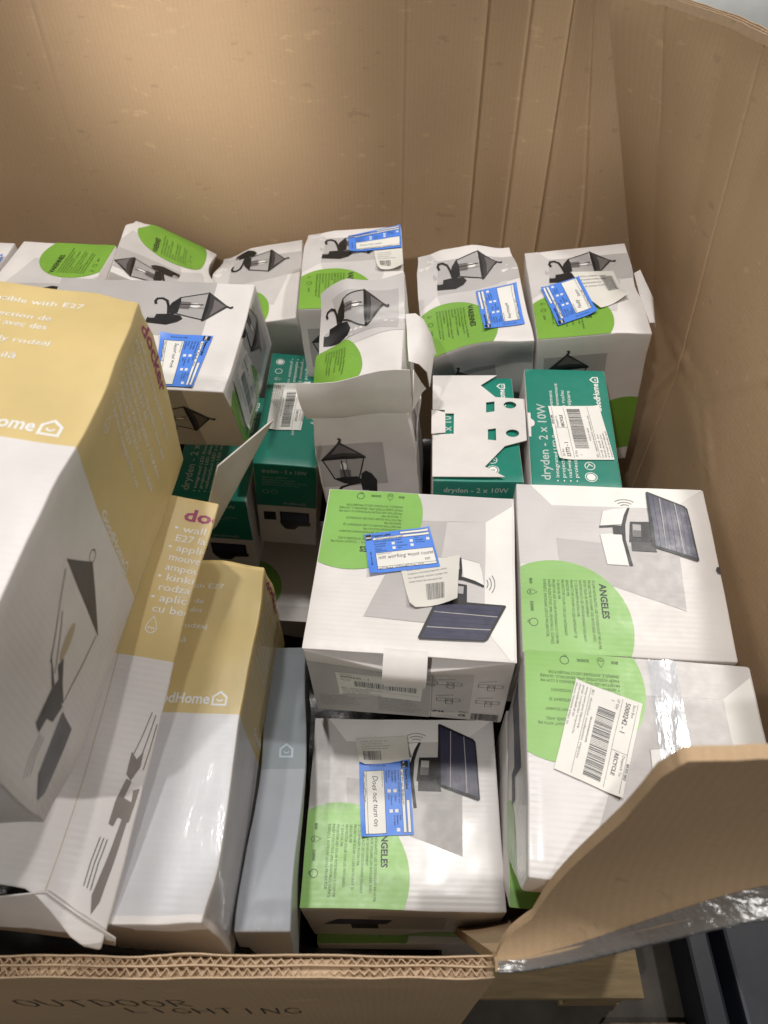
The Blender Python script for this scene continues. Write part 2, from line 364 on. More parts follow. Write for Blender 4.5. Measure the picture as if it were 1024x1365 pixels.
# ------------------------------------------------------------------ stickers
def quadmap(g, q, W=100, H=70):
    tl, tr, br, bl = q; out = []
    for x, y in g[0]:
        u, v = x/W, y/H
        out.append(tuple(bl[k]*(1-u)*(1-v)+br[k]*u*(1-v)+tr[k]*u*v+tl[k]*(1-u)*v for k in (0, 1)))
    return out, g[1]
def returns_label(c, face, q, hand, seed=1, lay=6, hsize=7):
    """blue returns sticker, q = its corners TL TR BR BL in mm as it reads"""
    CU = [(*q[seed % 4], 22, .0045), (*q[(seed+2) % 4], 14, .002)]
    M = lambda g: quadmap(g, q)
    o = c.art(face, 'returns_label', [(M(rect(0, 0, 100, 70)), BLUE),
        (M(rect(54, 63, 97, 67)), PAP, 1), (M(rect(12, 57, 97, 61)), PAP, 1), (M(rect(13, 6, 97, 34)), PAP, 1), (M(rect(1.5, 58, 10, 68)), INK, 1)]
        + [(M(rect(x, y, x+4.5, y+4.5)), PAP, 1) for x, y in ((39, 46), (39, 38), (66, 47), (66, 39.5), (91, 48))], lay=lay, clip=False, cell=7, curl=CU)
    sm = [text('Returns Label', 12, 63, 5, bold=.03), text('Store use only', 7, 14, 4, rot=90), greeking(1, 13, 53, 3.2, 4, 50, seed=seed),
          text('Not satisfied', 13, 48.5, 3.4), text('with quality', 13, 44.5, 3.4), text('Missing', 13, 40, 3.4), text('components', 13, 36.5, 3.4),
          text('Faulty', 48, 47.5, 3.4), text('Unwanted', 47, 42, 3.4), text('item', 47, 38.5, 3.4), text('Parts', 74, 53, 3.4), text('damaged', 74, 49, 3.4), text('or broken', 74, 45, 3.4),
          text('Description of issue', 15, 31, 2.6), stroke([(13, 10), (97, 10)], .5), stroke([(13, 6), (97, 6), (97, 34), (13, 34), (13, 6)], .6),
          stroke([(12, 57), (97, 57), (97, 61), (12, 61), (12, 57)], .5), stroke([(54, 63), (97, 63), (97, 67), (54, 67), (54, 63)], .5)]
    c.art(face, 'lettering', [(M(g), INK, 2) for g in sm]+[(M(text('B&Q', 2.2, 61, 3.6, bold=.04)), PAP, 2)], o, lay=lay, clip=False, cell=7, curl=CU)
    hw = [text(h, x, y, sz, rot=a, shear=.25, w=len(h)*sz*.40) for h, x, y, sz, a in hand]+[greeking(1, 16, 57.6, 4, 4, 60, seed=seed+9), greeking(1, 15, 6.8, 3.6, 4, 70, seed=seed+3)]
    hw = [([(x+.2*math.sin(x*.8+seed), y+.5*math.sin(x*.35+seed*2)) for x, y in g[0]], g[1]) for g in hw]
    c.art(face, 'handwriting', [(M(g), PEN, 2) for g in hw], o, lay=lay, clip=False, cell=7, curl=CU)
    return o
def stock_label(c, face, q, seed=1, lay=5, mat=None, big=None, wide=False):
    """white stock sticker with a bar code; drawn on a 100 x 70 card"""
    CU = [(*q[(seed+1) % 4], 20, .004), (*q[(seed+3) % 4], 14, .0025)]
    M = lambda g: quadmap(g, q)
    o = c.art(face, 'stock_label', [(M(rect(0, 0, 100, 70)), mat or PAP)], lay=lay, clip=False, cell=7, curl=CU)
    g = [stroke([(3, 66), (97, 66)], .4), stroke([(3, 50), (97, 50)], .4), stroke([(3, 17), (97, 17)], .4), stroke([(58, 66), (58, 50)], .4),
         text('Sort Box', 5, 61.5, 4), text('BR302 BR0', 66, 67, 3.6, bold=.02), text(big or '5000242 - 1', 5, 54, 7, bold=.02), text('Despatch To', 60, 61.5, 4),
         text('RECYCLE', 60, 54, 5.5, bold=.03), text('LP Qty', 5, 45, 4), text('1', 8, 39, 5),
         greeking(1, 34, 23, 3.4, 4, 40, seed=seed), text('SKU', 4, 18.5, 3.6), greeking(1, 14, 18.5, 3.6, 4, 70, seed=seed+2), greeking(4, 4, 12.5, 3.2, 3.8, 55, seed=seed+1)]
    c.art(face, 'lettering', [(M(x), INK2, 1) for x in g], o, lay=lay, clip=False, cell=7, curl=CU)
    c.art(face, 'bar_code', [(M(barcode(20, 28, 74, 18, seed=seed, n=44)), INK2, 1)], o, lay=lay, clip=False, cell=7, curl=CU)
    return o
def receipt(c, face, q, seed=1, lay=5, bx=(45, 8, 32, 26)):
    """creased till receipt"""
    CU = [(*q[2], 34, .010), (*q[3], 26, .006)]
    M = lambda g: quadmap(g, q)
    o = c.art(face, 'receipt', [(M(poly([(3, 0), (14, -6), (60, -3), (100, 0), (100, 70), (0, 70)])), PAP2)], lay=lay, clip=False, cell=7, curl=CU)
    c.art(face, 'lettering', [(M(greeking(4, 10, 58, 5, 7, 70, seed=seed)), INK3, 1)], o, lay=lay, clip=False, cell=7, curl=CU)
    c.art(face, 'bar_code', [(M(barcode(*bx, seed=seed, n=22)), INK2, 1)], o, lay=lay, clip=False, cell=7, curl=CU)
    return o

# ------------------------------------------------------------------ floor, pallet and what lies around the bin
def simple_mat(name, hexc, rough, scale=20, var=.3, bump=.3, stretch=(1, 1, 1), metal=0, spec=.4):
    m = bpy.data.materials.new(name); m.use_nodes = True; nt = m.node_tree; L = nt.links.new; b = nt.nodes['Principled BSDF']
    b.inputs['Roughness'].default_value = rough; b.inputs['Metallic'].default_value = metal; b.inputs['Specular IOR Level'].default_value = spec
    tc = N(nt, 'ShaderNodeTexCoord'); mp = N(nt, 'ShaderNodeMapping'); mp.inputs['Scale'].default_value = stretch; L(tc.outputs['Object'], mp.inputs[0])
    n1 = N(nt, 'ShaderNodeTexNoise'); n1.inputs['Scale'].default_value = scale; n1.inputs['Detail'].default_value = 9; n1.inputs['Roughness'].default_value = .65; L(mp.outputs[0], n1.inputs['Vector'])
    rp = N(nt, 'ShaderNodeMapRange'); rp.inputs['From Min'].default_value = .3; rp.inputs['From Max'].default_value = .7
    rp.inputs['To Min'].default_value = 1-var; rp.inputs['To Max'].default_value = 1+var; L(n1.outputs['Fac'], rp.inputs['Value'])
    mx = N(nt, 'ShaderNodeMix', data_type='RGBA', blend_type='MULTIPLY'); mx.inputs[0].default_value = 1; mx.inputs[6].default_value = (*lin(hexc), 1)
    L(rp.outputs[0], mx.inputs[7]); L(mx.outputs[2], b.inputs['Base Color'])
    bp = N(nt, 'ShaderNodeBump'); bp.inputs['Strength'].default_value = bump; bp.inputs['Distance'].default_value = .002; L(n1.outputs['Fac'], bp.inputs['Height']); L(bp.outputs[0], b.inputs['Normal'])
    MATS[name] = m; return m
CONC = simple_mat('concrete', '#4c463f', .7, 9, .35, .4)
WOOD = simple_mat('pallet_wood', '#94805f', .75, 12, .28, .5, (1, 9, 9))
WOODD = simple_mat('old_pallet_wood', '#6a5a4a', .8, 10, .4, .6, (9, 1, 9))
DARKM = simple_mat('dark_blue_paint', '#23262f', .45, 25, .2, .1)
PALE = simple_mat('pale_plastic', '#d6d8d6', .35, 6, .12, .5)

def box_mesh(name, x0, x1, y0, y1, z0, z1, mat, bev=.002):
    bm = bmesh.new(); bmesh.ops.create_cube(bm, size=1)
    for v in bm.verts: v.co = Vector((x0 if v.co.x < 0 else x1, y0 if v.co.y < 0 else y1, z0 if v.co.z < 0 else z1))
    if bev: bmesh.ops.bevel(bm, geom=bm.edges[:], offset=bev, segments=2, affect='EDGES', profile=.6)
    me = bpy.data.meshes.new(name); bm.to_mesh(me); bm.free(); me.materials.append(mat); return me
G = [[Vector((x, y, 0)) for x in (-6, -2, 0, 2, 6)] for y in (-3, 0, 2, 6, 12)]
tag(link('floor', mesh('floor', [p for r in G for p in r], [(i*5+j, i*5+j+1, (i+1)*5+j+1, (i+1)*5+j) for i in range(4) for j in range(4)], [CONC])), None, None, kind='structure')
pal = bpy.data.objects.new('pallet', None); COL.objects.link(pal); pal.location = (-.2, .68, 0)
tag(pal, 'pale wooden pallet under the big cardboard bin, one board end showing', 'pallet')
for i in range(8):
    y = .155+i*.145
    link('deck_board', box_mesh('deck_board', -.60, .605, y-.68, y+.10-.68, .118, .14, WOOD), pal)
for x in (-.58, -.04, .50):
    link('bearer', box_mesh('bearer', x, x+.09, .16-.68, 1.22-.68, .022, .1175, WOOD), pal)
    link('bottom_board', box_mesh('bottom_board', x-.005, x+.095, .16-.68, 1.22-.68, .0, .0215, WOOD), pal)
for k, (x0, x1, z1, lb) in enumerate(((.505, .545, .10, 'narrow dark blue metal bar on the floor beside the pallet'), (.562, .80, .12, 'wide dark blue metal bar at the bottom right corner of the photo'))):
    o = link('metal_bar', box_mesh('metal_bar', x0, x1, -.35, .9, .004, z1, DARKM, .006)); tag(o, lb, 'metal bar', 'dark metal bars on the floor')
o = link('floor_board', box_mesh('floor_board', .36, .50, -.4, .135, .003, .024, WOODD, .002)); tag(o, 'dark stained wooden board lying on the floor between pallet and metal bars', 'board')
# pale wrapped load far behind the bin's right wall
def lump(name, c, s, mat, seed):
    bm = bmesh.new(); bmesh.ops.create_icosphere(bm, subdivisions=4, radius=1)
    for v in bm.verts:
        p = v.co.copy(); q = Vector([math.copysign(abs(t)**.45, t) for t in p])
        q *= 1+.05*noise.noise(p*2.2+Vector((seed, 0, 0)))+.02*noise.noise(p*7)
        v.co = Vector((c[0]+q.x*s[0], c[1]+q.y*s[1], max(.002, c[2]+q.z*s[2])))
    me = bpy.data.meshes.new(name); bm.to_mesh(me); bm.free(); me.materials.append(mat); me.polygons.foreach_set('use_smooth', [True]*len(me.polygons)); return link(name, me)
tag(lump('wrapped_load', (1.5, 3.0, .45), (1.1, .55, .50), PALE, 3), 'pale grey plastic wrapped load beyond the bin at the top right', 'wrapped load')

# ------------------------------------------------------------------ the big cardboard bin
BIN = bpy.data.objects.new('cardboard_bin', None); COL.objects.link(BIN); BIN.location = (0, 0, 0)
tag(BIN, 'big open brown corrugated cardboard bin full of boxed lamps, front cut down', 'cardboard bin')
def sm(t): t = max(0, min(1, t)); return t*t*(3-2*t)
def interp(x, xs, ys):
    if x <= xs[0]: return ys[0]
    for a, b, c, d in zip(xs, xs[1:], ys, ys[1:]):
        if x <= b: return c+(d-c)*(x-a)/(b-a)
    return ys[-1]
CRE = [-.52, .03, .152, .218, .277, .345]
def back_pt(x, z):
    xr = interp(z, (0, .8, .87, 1.0, 1.16, 1.35), (.462, .462, .445, .39, .325, .29))
    y = 1.25+.05*(z-.8)
    y += interp(x, (-.86, -.2, .03, .152, .218, .277, .345, .47), (.0, .006, .004, -.003, .010, -.004, .004, .03))
    for k, c in enumerate(CRE):
        y -= (.0016 if k in (0, 1) else .0032)*math.exp(-((x-c)/.0022)**2)*(1 if k > 1 else .6)
        y += .0022*math.exp(-((x-c-.006)/.003)**2)*(1 if k > 1 else .2)
    y += .0035*noise.noise(Vector((x*3, z*3, 1)))+.0012*noise.noise(Vector((x*11, z*9, 4)))
    if x > .277: x = .277+(x-.277)/(.462-.277)*(xr+.035-.277)
    return Vector((x, y, z))
xs = sorted(set([round(-.86+i*.02, 4) for i in range(67) if -.86+i*.02 < .462]+[.462]+[round(c+d, 4) for c in CRE for d in (-.006, -.004, -.002, -.001, 0, .001, .002, .004, .006, .008, .011)]))
zs = [.16, .3, .5]+[.6+.02*i for i in range(36)]
link('back_wall', sheet_mesh('back_wall', [[back_pt(x, z) for x in xs] for z in zs], KR, .016), BIN)
PS = (0, .1, .22, .36, .6, .82, 1)
LO = [(.462, 1.228), (.478, 1.12), (.476, 1.0), (.468, .88), (.452, .62), (.437, .42), (.43, .30)]
HI = [(.326, 1.236), (.388, 1.190), (.452, 1.10), (.492, .99), (.52, .70), (.49, .38), (.43, .125)]
SEG = [((1.034, .745), (.826, .785)), ((.826, .785), (.71, .915)), ((.826, .785), (.69, .74)), ((.71, .915), (.60, .90)), ((1.02, .60), (.92, .78)), ((1.12, .62), (1.06, .80))]
def segd(p, a, b):
    ax, ay = a; bx, by = b; dx, dy = bx-ax, by-ay; t = max(0, min(1, ((p[0]-ax)*dx+(p[1]-ay)*dy)/(dx*dx+dy*dy)))
    return math.hypot(p[0]-ax-t*dx, p[1]-ay-t*dy)
def right_pt(s, z):
    t = max(0, min(1, (z-.74)/.41))
    x = interp(s, PS, [a[0] for a in LO])*(1-t)+interp(s, PS, [a[0] for a in HI])*t
    y = interp(s, PS, [a[1] for a in LO])*(1-t)+interp(s, PS, [a[1] for a in HI])*t
    for c, d in ((.105, .004), (.30, .0018)):
        x += d*math.exp(-((s-c)/.0022)**2)*(sm((z-.98)/.1) if c == .105 else .8)
    for a, b in SEG:
        q = segd((y, z), a, b); x += (-.0022*math.exp(-(q/.006)**2)+.0012*math.exp(-((q-.013)/.008)**2))*(.5+.5*noise.noise(Vector((y*9, z*9, 3))))
    x += .0025*noise.noise(Vector((y*4, z*4, 7)))+.0008*noise.noise(Vector((y*13, z*12, 2)))
    return Vector((x, y, z))
ss = sorted(set([i/120 for i in range(121)]+[c+d for c in (.105, .30) for d in (-.004, -.002, -.001, 0, .001, .002, .004)]))
zr = [.16, .35, .5]+[.56+.011*i for i in range(57)]
ZT = 1.172
zr = [z for z in zr if z < ZT-.004]+[ZT]
rw = link('right_wall', sheet_mesh('right_wall', [[right_pt(s, z) for s in ss] for z in zr], KRY, .014, mats=[KRY, KRE]), BIN)
link('left_wall', sheet_mesh('left_wall', [[Vector((-.86-.03*sm((z-.5)/.7)+.004*noise.noise(Vector((y*3, z*3, 0))), y, z)) for y in [.1+.05*i for i in range(24)]] for z in [.16, .4, .6, .8, .95, 1.08, 1.16]], KRY, .016), BIN)
link('bottom_sheet', box_mesh('bottom_sheet', -.86, .47, .30, 1.25, .141, .156, KR), BIN)
# corrugated edge: zigzag ribbons standing between the liners
def flutes(name, path, across, th, parent, pitch=.0083, depth=.006, rag=.0015, seed=0, lay=2, mat=None):
    """path(t in metres)->(point on the inner liner's top, length given by path.L); across(t)->unit vector towards the outer liner"""
    V, Fc = [], []; n = int(path.L/(pitch/2)); lt = th/lay
    for k in range(lay):
        ph = k*.37
        ring_ = []
        for i in range(n):
            t = (i+ph)*pitch/2
            if t > path.L: break
            t += pitch*.16*noise.noise(Vector((i*1.7, k*9, seed))); t = max(0, min(path.L, t)); p = path(t); a = across(t); cr = .12+.30*max(0, noise.noise(Vector((t*14, k*4, seed+2))))+.06*noise.noise(Vector((i*2.3, k, seed))); o = lt*k+(lt*cr if i % 2 else lt*(1-cr)); dz = rag*noise.noise(Vector((t*60, k, seed)))-.0012-.007*max(0, noise.noise(Vector((t*17, k*3, seed+5))))
            for off in (-.0005, .0005):
                q = p+a*(o+off); ring_.append(q+Vector((0, 0, dz))); ring_.append(q+Vector((0, 0, -depth)))
        b = len(V); V += ring_; m = len(ring_)//4
        for i in range(m-1):
            c = b+i*4
            Fc += [(c, c+4, c+5, c+1), (c+2, c+3, c+7, c+6), (c, c+2, c+6, c+4)]
    return link(name, mesh(name, V, Fc, [mat or KRE], smooth=False), parent)
ZF = .80; YO = .0934; TH = .0165; XR = .090
def ftop(x): return ZF+.0025*noise.noise(Vector((x*9, 3, 0)))+.0012*noise.noise(Vector((x*40, 1, 0)))
fx = [-.85+.01*i for i in range(95) if -.85+.01*i < XR]+[XR]
FW = link('front_wall', sheet_mesh('front_wall', [[Vector((x, YO+.001+.002*noise.noise(Vector((x*6, z*6, 0))), z if z < .78 else z)) for x in fx] for z in (.16, .4, .6, .7, .77, .7935)], KR, TH-.002, mats=[KR, KRE]), BIN)
for k, (y, tz, z0) in enumerate(((YO, 0.0, .16), (YO+TH/2, .0005, .77), (YO+TH, .001, .77))):
    rows = []
    for z in ([.16, .3, .45]+[.5+.0125*q for q in range(22)]+[.775, 1] if k == 0 else [.77, .785, 1]):
        rows.append([Vector((x, y+.0016*noise.noise(Vector((x*22, k*3+.5, 0)))*(1 if z > .77 else .3)+(.002*noise.noise(Vector((x*6, z*6, 0))) if z < .77 else 0), (ftop(x)+tz+.0016*noise.noise(Vector((x*70, k*5, 0)))-.006*max(0, noise.noise(Vector((x*13, k*7, 2)))-.25)) if z == 1 else z)) for x in fx])
    link('liner', sheet_mesh('liner', rows, KR if k == 0 else KRE, -.0011 if k == 2 else .0011, mats=[KR if k == 0 else KRE, KRE]), FW)
class Path: pass
def fp(t): return Vector((-.85+t, YO+.0008, ftop(-.85+t)))
fp_ = lambda t: fp(t); fp_.L = XR+.85
flutes('flutes', fp_, lambda t: Vector((0, 1, 0)), TH-.0016, FW)
# hand-lettered words on the front wall
GL = {'O': [[(.1, .2), (0, .5), (.1, .85), (.5, 1), (.9, .85), (1, .5), (.85, .15), (.5, 0), (.1, .2)]], 'U': [[(0, 1), (.05, .3), (.35, 0), (.75, .05), (.95, .4), (1, 1)]],
      'T': [[(0, .95), (1, 1)], [(.5, 1), (.45, 0)]], 'D': [[(.1, 0), (.15, 1)], [(0, .95), (.6, 1), (1, .6), (.85, .15), (.1, 0)]], 'R': [[(.1, 0), (.1, 1), (.7, 1), (.95, .75), (.6, .5), (.1, .45)], [(.45, .48), (1, 0)]],
      'L': [[(.1, 1), (.05, .05), (.9, 0)]], 'I': [[(.5, 1), (.5, 0)]], 'G': [[(.95, .85), (.5, 1), (.1, .75), (0, .35), (.4, 0), (.9, .15), (.95, .45), (.6, .45)]], 'H': [[(0, 1), (.05, 0)], [(.95, 1), (1, 0)], [(0, .5), (1, .52)]],
      'N': [[(0, 0), (.05, 1), (.9, 0), (1, 1)]]}
def scrawl(word, x0, x1, z0, z1):
    gs = []; n = len(word); w = (x1-x0)/n
    for i, ch in enumerate(word):
        for st in GL[ch]:
            gs.append(stroke([(x0+w*(i+.12+.7*a), z0+(z1-z0)*b+.002*math.sin(i*2.1)) for a, b in st], .0019))
    return join(*gs)
g = join(scrawl('OUTDOOR', -.358, -.186, .625, .672), scrawl('LIGHTING', -.268, -.082, .562, .606))
MARK = paper('marker_ink', '#5a5249', .5)
V = [Vector((p[0], YO-.0006+.0016*.3*noise.noise(Vector((p[0]*22, .5, 0)))+.002*noise.noise(Vector((p[0]*6, p[1]*6, 0))), p[1])) for p in g[0]]
link('handwriting', mesh('handwriting', V, g[1], [MARK]), FW)
# uncut front corner panel, bulging over a band of stretch film
def nose(x): u = sm((x-.09)/.19); return .802+.145*u, .098+.010*u
def ztop(x): return interp(x, (.09, .119, .1325, .154, .160, .168, .5), (.803, .842, .905, 1.012, 1.075, 1.098, 1.10))+.004*noise.noise(Vector((x*60, 0, 9)))
def front_y(x, z):
    zn, yn = nose(x); d = z-zn
    if d >= 0: return yn+.016*(1-math.exp(-d/.006))+.034*(1-math.exp(-d/.06))+.02*d+.003*noise.noise(Vector((x*8, z*8, 5)))
    return yn+.24*(-d)+.004*(1-math.exp(d/.006))
cx = [.0905, .093, .097]+[.10+.003*i for i in range(24)]+[.172+.012*i for i in range(22)]
rows = []
for i in range(27):
    r = []
    for x in cx:
        zn = nose(x)[0]; z = zn+(ztop(x)-zn)*(1-i/18)**2 if i <= 18 else zn-.10*((i-18)/8)**1.5
        r.append(Vector((x, front_y(x, z), z)))
    rows.append(r)
rows.append([Vector((x, front_y(x, .16), .16)) for x in cx])
FP = link('front_corner_panel', sheet_mesh('front_corner_panel', rows, KR, -.009, mats=[KR, KR]), BIN)
rows = []
for i in range(19):
    r = []
    for x in cx[1:]:
        zn, yn = nose(x); top = .004+.008*sm((x-.1)/.2); z = zn+top*max(0, 1-i/10)**2-.035*max(0, (i-8)/10)
        r.append(Vector((x, front_y(x, z)-.0016-.0012*abs(noise.noise(Vector((x*5, i*.55, 2)))), z)))
    rows.append(r)
link('stretch_film', sheet_mesh('stretch_film', rows, WRAP, .0004), FP)
# flutes along the right wall's top edge
_tp = [right_pt(s, ZT) for s in ss]; _ln = [0]
for a, b in zip(_tp, _tp[1:]): _ln.append(_ln[-1]+(b-a).length)
def rp(t):
    return Vector((interp(t, _ln, [p.x for p in _tp]), interp(t, _ln, [p.y for p in _tp]), interp(t, _ln, [p.z for p in _tp])+.010))
def ra(t):
    d = rp(min(t+.01, _ln[-1]))-rp(max(t-.01, 0)); return Vector((-d.y, d.x, 0)).normalized()
rp_ = lambda t: rp(t); rp_.L = _ln[-1]*.55
flutes('flutes', rp_, ra, .014, rw, pitch=.0075, depth=.012, seed=4)
for k, o in enumerate((0, .007, .014)):
    n = 90; rows = [[rp(rp_.L*i/n)+ra(rp_.L*i/n)*o+Vector((0, 0, z+(.0012*noise.noise(Vector((i*.4, k, 0))) if z > -.005 else 0))) for i in range(n+1)] for z in (-.0105, .0005)]
    link('liner', sheet_mesh('liner', rows, KRE, .0009), rw)

# ------------------------------------------------------------------ art shared by the kinds of box
def place(items, rot=0, dx=0, dy=0): return [(xf(i[0], rot, 1, dx, dy),)+tuple(i[1:]) for i in items]
LANTERN = [
 (poly([(-13, 79), (19.8, 89.9), (22, 34.2), (-15, 44.4)]), INK4), (poly([(-12, 70.7), (2.6, 69.9), (1.8, 54.5), (-12.7, 55.3)]), INK3, 1), (circ((9, 63), 6.5, 16, 4.5), WINK, 1),
 (stroke([(-15, 63.8), (18.7, 65)], 2.2), INK2, 2), (stroke([(-13, 79), (20.5, 91)], 1.7), INK, 2), (stroke([(-15, 45), (23, 33)], 1.7), INK, 2), (stroke([(-13, 58), (21, 58)], .7), INK2, 2),
 (poly([(21.4, 93.9), (24.3, 91.7), (49.1, 66.7), (54.8, 63.0), (58.2, 65), (59.1, 61.3), (56.3, 59.2), (50.5, 61.5), (25.6, 30.5), (22.4, 29.9)]), INK2, 2),
 (poly([(31.4, 78), (48.6, 64), (31, 40), (33, 60)]), INK3, 3), (poly([(21.4, 93.9), (24.3, 91.7), (27, 60), (25.6, 30.5), (22.4, 29.9)]), INK, 3),
 (poly([(-23, 66.4), (-13.1, 81), (-11, 67.3), (-11, 47), (-19, 39.8), (-25, 55)]), INK, 2),
 (stroke([(-43.3, 64.3), (-45.2, 70.5), (-43.2, 75.7), (-36.7, 76.6), (-29.9, 71.5), (-26, 60), (-22.6, 42.3)], 3.6), INK, 2),
 (poly([(-38.3, 42), (-22, 43), (-6.3, 40.5), (-1.8, 33.9), (-7.9, 26.3), (-21, 19.8), (-49.6, 23), (-48.5, 34.7), (-39.2, 33.9)]), INK, 2), (poly([(-47, 33), (-40, 33), (-40, 38), (-46, 37)]), INK4, 3)]
VTXT = ['OUTDOOR WALL LANTERN WITH PIR SENSOR', 'LANTERNE MURALE EXTÉRIEURE AVEC', 'DÉTECTEUR DE MOUVEMENT', 'KINKIET ZEWNĘTRZNY Z CZUJNIKIEM', 'RUCHU PIR', 'APLICĂ DE EXTERIOR CU SENZOR PIR', 'APLIQUE DE EXTERIOR CON SENSOR', 'DE MOVIMIENTO', 'APLIQUE DE EXTERIOR COM SENSOR', 'DIŞ MEKAN DUVAR LAMBASI, PIR']
def lid_v(c, turn=0, dx=0, dy=0, pic=True, face='T', green=True, lay=1):
    P = lambda its: place(its, turn, dx, dy)
    o = c.art(face, 'grey_backdrop', P([(poly([(-90, 118), (-60, 109), (-44.5, 83), (-50, 12), (-90, -22)]), G1M), (poly([(-44.5, 83), (95, 80), (95, 22), (15, 12), (-51, 12)]), G2M), (poly([(-51, 12), (15, 12), (60, 20), (40, -60), (-40, -40)]), G1M)]), lay=lay)
    if pic: c.art(face, 'lantern_picture', P(LANTERN+[(wavecurves(-46, 50, 9, 100), INK2, 1)]), lay=lay+2)
    if green:
        g = c.art(face, 'green_disc', P([(circ((-33, -72), 66), GREENV)]), lay=lay+1)
        t = [(text('VARENNES', -6.5, -18, 11.5, -90, w=53, bold=.03), INK)]
        t += [(text(s, -14.5-i*4.6, -19.5, 3.6, -90, w=len(s)*2.05), DGRN) for i, s in enumerate(VTXT)]
        t += [(drop(-66, -28, 6, -90), DGRN), (ring((-66, -44), 4, .8), DGRN), (text('60W', -68, -56, 5, -90), DGRN)]
        c.art(face, 'lettering', P(t), g, lay=lay+2)
def side_v(c, face='N', sc=1.0, dx=0, dz=0, green=True, lay=1):
    c.art(face, 'grey_backdrop', [(rect(-70+dx, -112+dz, 22+dx, -36+dz), G2M)], lay=lay)
    if green: c.art(face, 'green_disc', [(circ((62+dx, -190+dz), 60), GREENV)], lay=lay)
    its = [(xf(i[0], 90, sc, 62*sc-35+dx, -58.5*sc-25+dz),)+tuple(i[1:]) for i in LANTERN]
    c.art(face, 'lantern_picture', its, lay=lay+1)
ATXT = ['SOLAR INTEGRATED LED FLOODLIGHT WITH PIR', 'PROJECTEUR SOLAIRE LED INTÉGRÉE AVEC', 'DÉTECTEUR DE MOUVEMENT', 'NAŚWIETLACZ LED ZINTEGROWANY SOLARNY', 'Z CZUJNIKIEM RUCHU PIR', 'PROIECTOR SOLAR CU LED INTEGRAT ŞI', 'SENZOR PIR', 'PROYECTOR SOLAR CON LED INTEGRADO', 'Y SENSOR PIR', 'PROJETOR LED SOLAR INTEGRADO E COM PIR', 'PASİF KIZILÖTESİ (PIR) SENSÖRLÜ, GÜNEŞ', "ENERJİLİ, ENTEGRE LED'Lİ PROJEKTÖR"]
FLOOD = [
 (poly([(-12.2, 75.8), (0.8, 79.5), (18.6, 81.9), (10.2, 58.1), (-17.4, 55)]), WINK), (poly([(-18.3, 42), (1.9, 44.8), (7.9, 43.3), (11.6, .1), (-13.4, 1.3)]), WINK),
 (stroke([(-12.2, 75.8), (-17.4, 55)], .6), INK4, 1), (stroke([(-18.3, 42), (-13.4, 1.3), (11, 0)], .6), INK4, 1),
 (poly([(21.5, 82), (18.5, 82), (13, 71.4), (9, 58.2), (8, 36.1), (10, 18.3), (12.6, -.5), (16.4, -.2), (14, 18.3), (12, 36), (13.5, 58), (17, 70)]), INK, 2),
 (stroke([(-17.6, 53.5), (-.2, 55), (4, 55)], 2.6), INK, 1), (rect(-2, 43, 12, 56), INK, 1),
 (poly([(19.5, 62.3), (46, 62.6), (46, 34), (16, 32.8)]), INK, 1), (poly([(22.2, 58.7), (32.1, 58.1), (30.8, 40), (20.9, 40.3)]), INK4, 2), (poly([(22.2, 50), (31.5, 49.5), (30.8, 40), (20.9, 40.3)]), INK3, 3),
 (poly([(18.2, 32.9), (44, 33.3), (47, 20), (17.7, 20.4)]), INK2, 2),
 (poly([(44, 106), (46, 107), (89, 87), (92, 83), (94.5, 11), (92, 9), (45, 26), (42, 30)]), INK, 3), (poly([(46.5, 103), (87.5, 84.5), (90.3, 82), (92.5, 13), (46.5, 29)]), NAVY, 4)]
FLOOD += [(stroke([(60, 97), (58, 25.5)], 1.1), INK4, 5), (stroke([(77, 89.5), (78.5, 18.5)], 1.1), INK4, 5)]
FLOOD += [(stroke([(46+k*6, 103-k*2.7), (46+k*6, 29-k*2)], .3), INK2, 5) for k in range(1, 8)]
def lid_a(c, turn=0, lay=1, rip=False):
    P = lambda its: place(its, turn)
    c.art('T', 'grey_backdrop', P([(poly([(-118, 115), (-101, 115), (-74, 83), (-70, -2), (-118, 0)]), G1M), (poly([(-101, 115), (-74, 83), (74, 83), (118, 115)]), WINK),
        (poly([(-74, 83), (72, 83), (70, -55), (-69, -2)]), G1M), (poly([(-72, 36), (73, 22), (70, -55), (-69, -6)]), G2M, 1)]), lay=lay)
    c.art('T', 'floodlight_picture', P(FLOOD+[(wavecurves(16, 80, 18), INK2, 1)]), lay=lay+3)
    g = c.art('T', 'green_disc', P([(circ((-77, -80), 85), GREEN)]), lay=lay+2)
    t = [(text('ANGELES', -25.5, -25, 11, -90, w=44, bold=.03), INK)]
    t += [(text(s, -33.5-i*5.2, -21, 4.4, -90, w=len(s)*2.12), DGRN) for i, s in enumerate(ATXT)]
    t += [(text('800', -107, -20, 5, -90, bold=.02), DGRN), (drop(-105, -38, 9, -90), DGRN), (text('5000K', -107, -50, 5, -90, bold=.02), DGRN), (ring((-104, -76), 5, .8), DGRN), (text('90°', -111, -73, 4.4, -90), DGRN)]
    c.art('T', 'lettering', P(t), g, lay=lay+3)

# ------------------------------------------------------------------ solar floodlight boxes (white, green disc)
DA = (.235, .227, .171)
GA = 'white floodlight boxes with a green disc'
def tent(x, w): return max(0, 1-abs(x)/w)
def squeeze(z0, k):
    return lambda p: (p[0], p[1]+k*max(0, -p[2]-z0)*max(0, -p[1]/.1135), p[2])
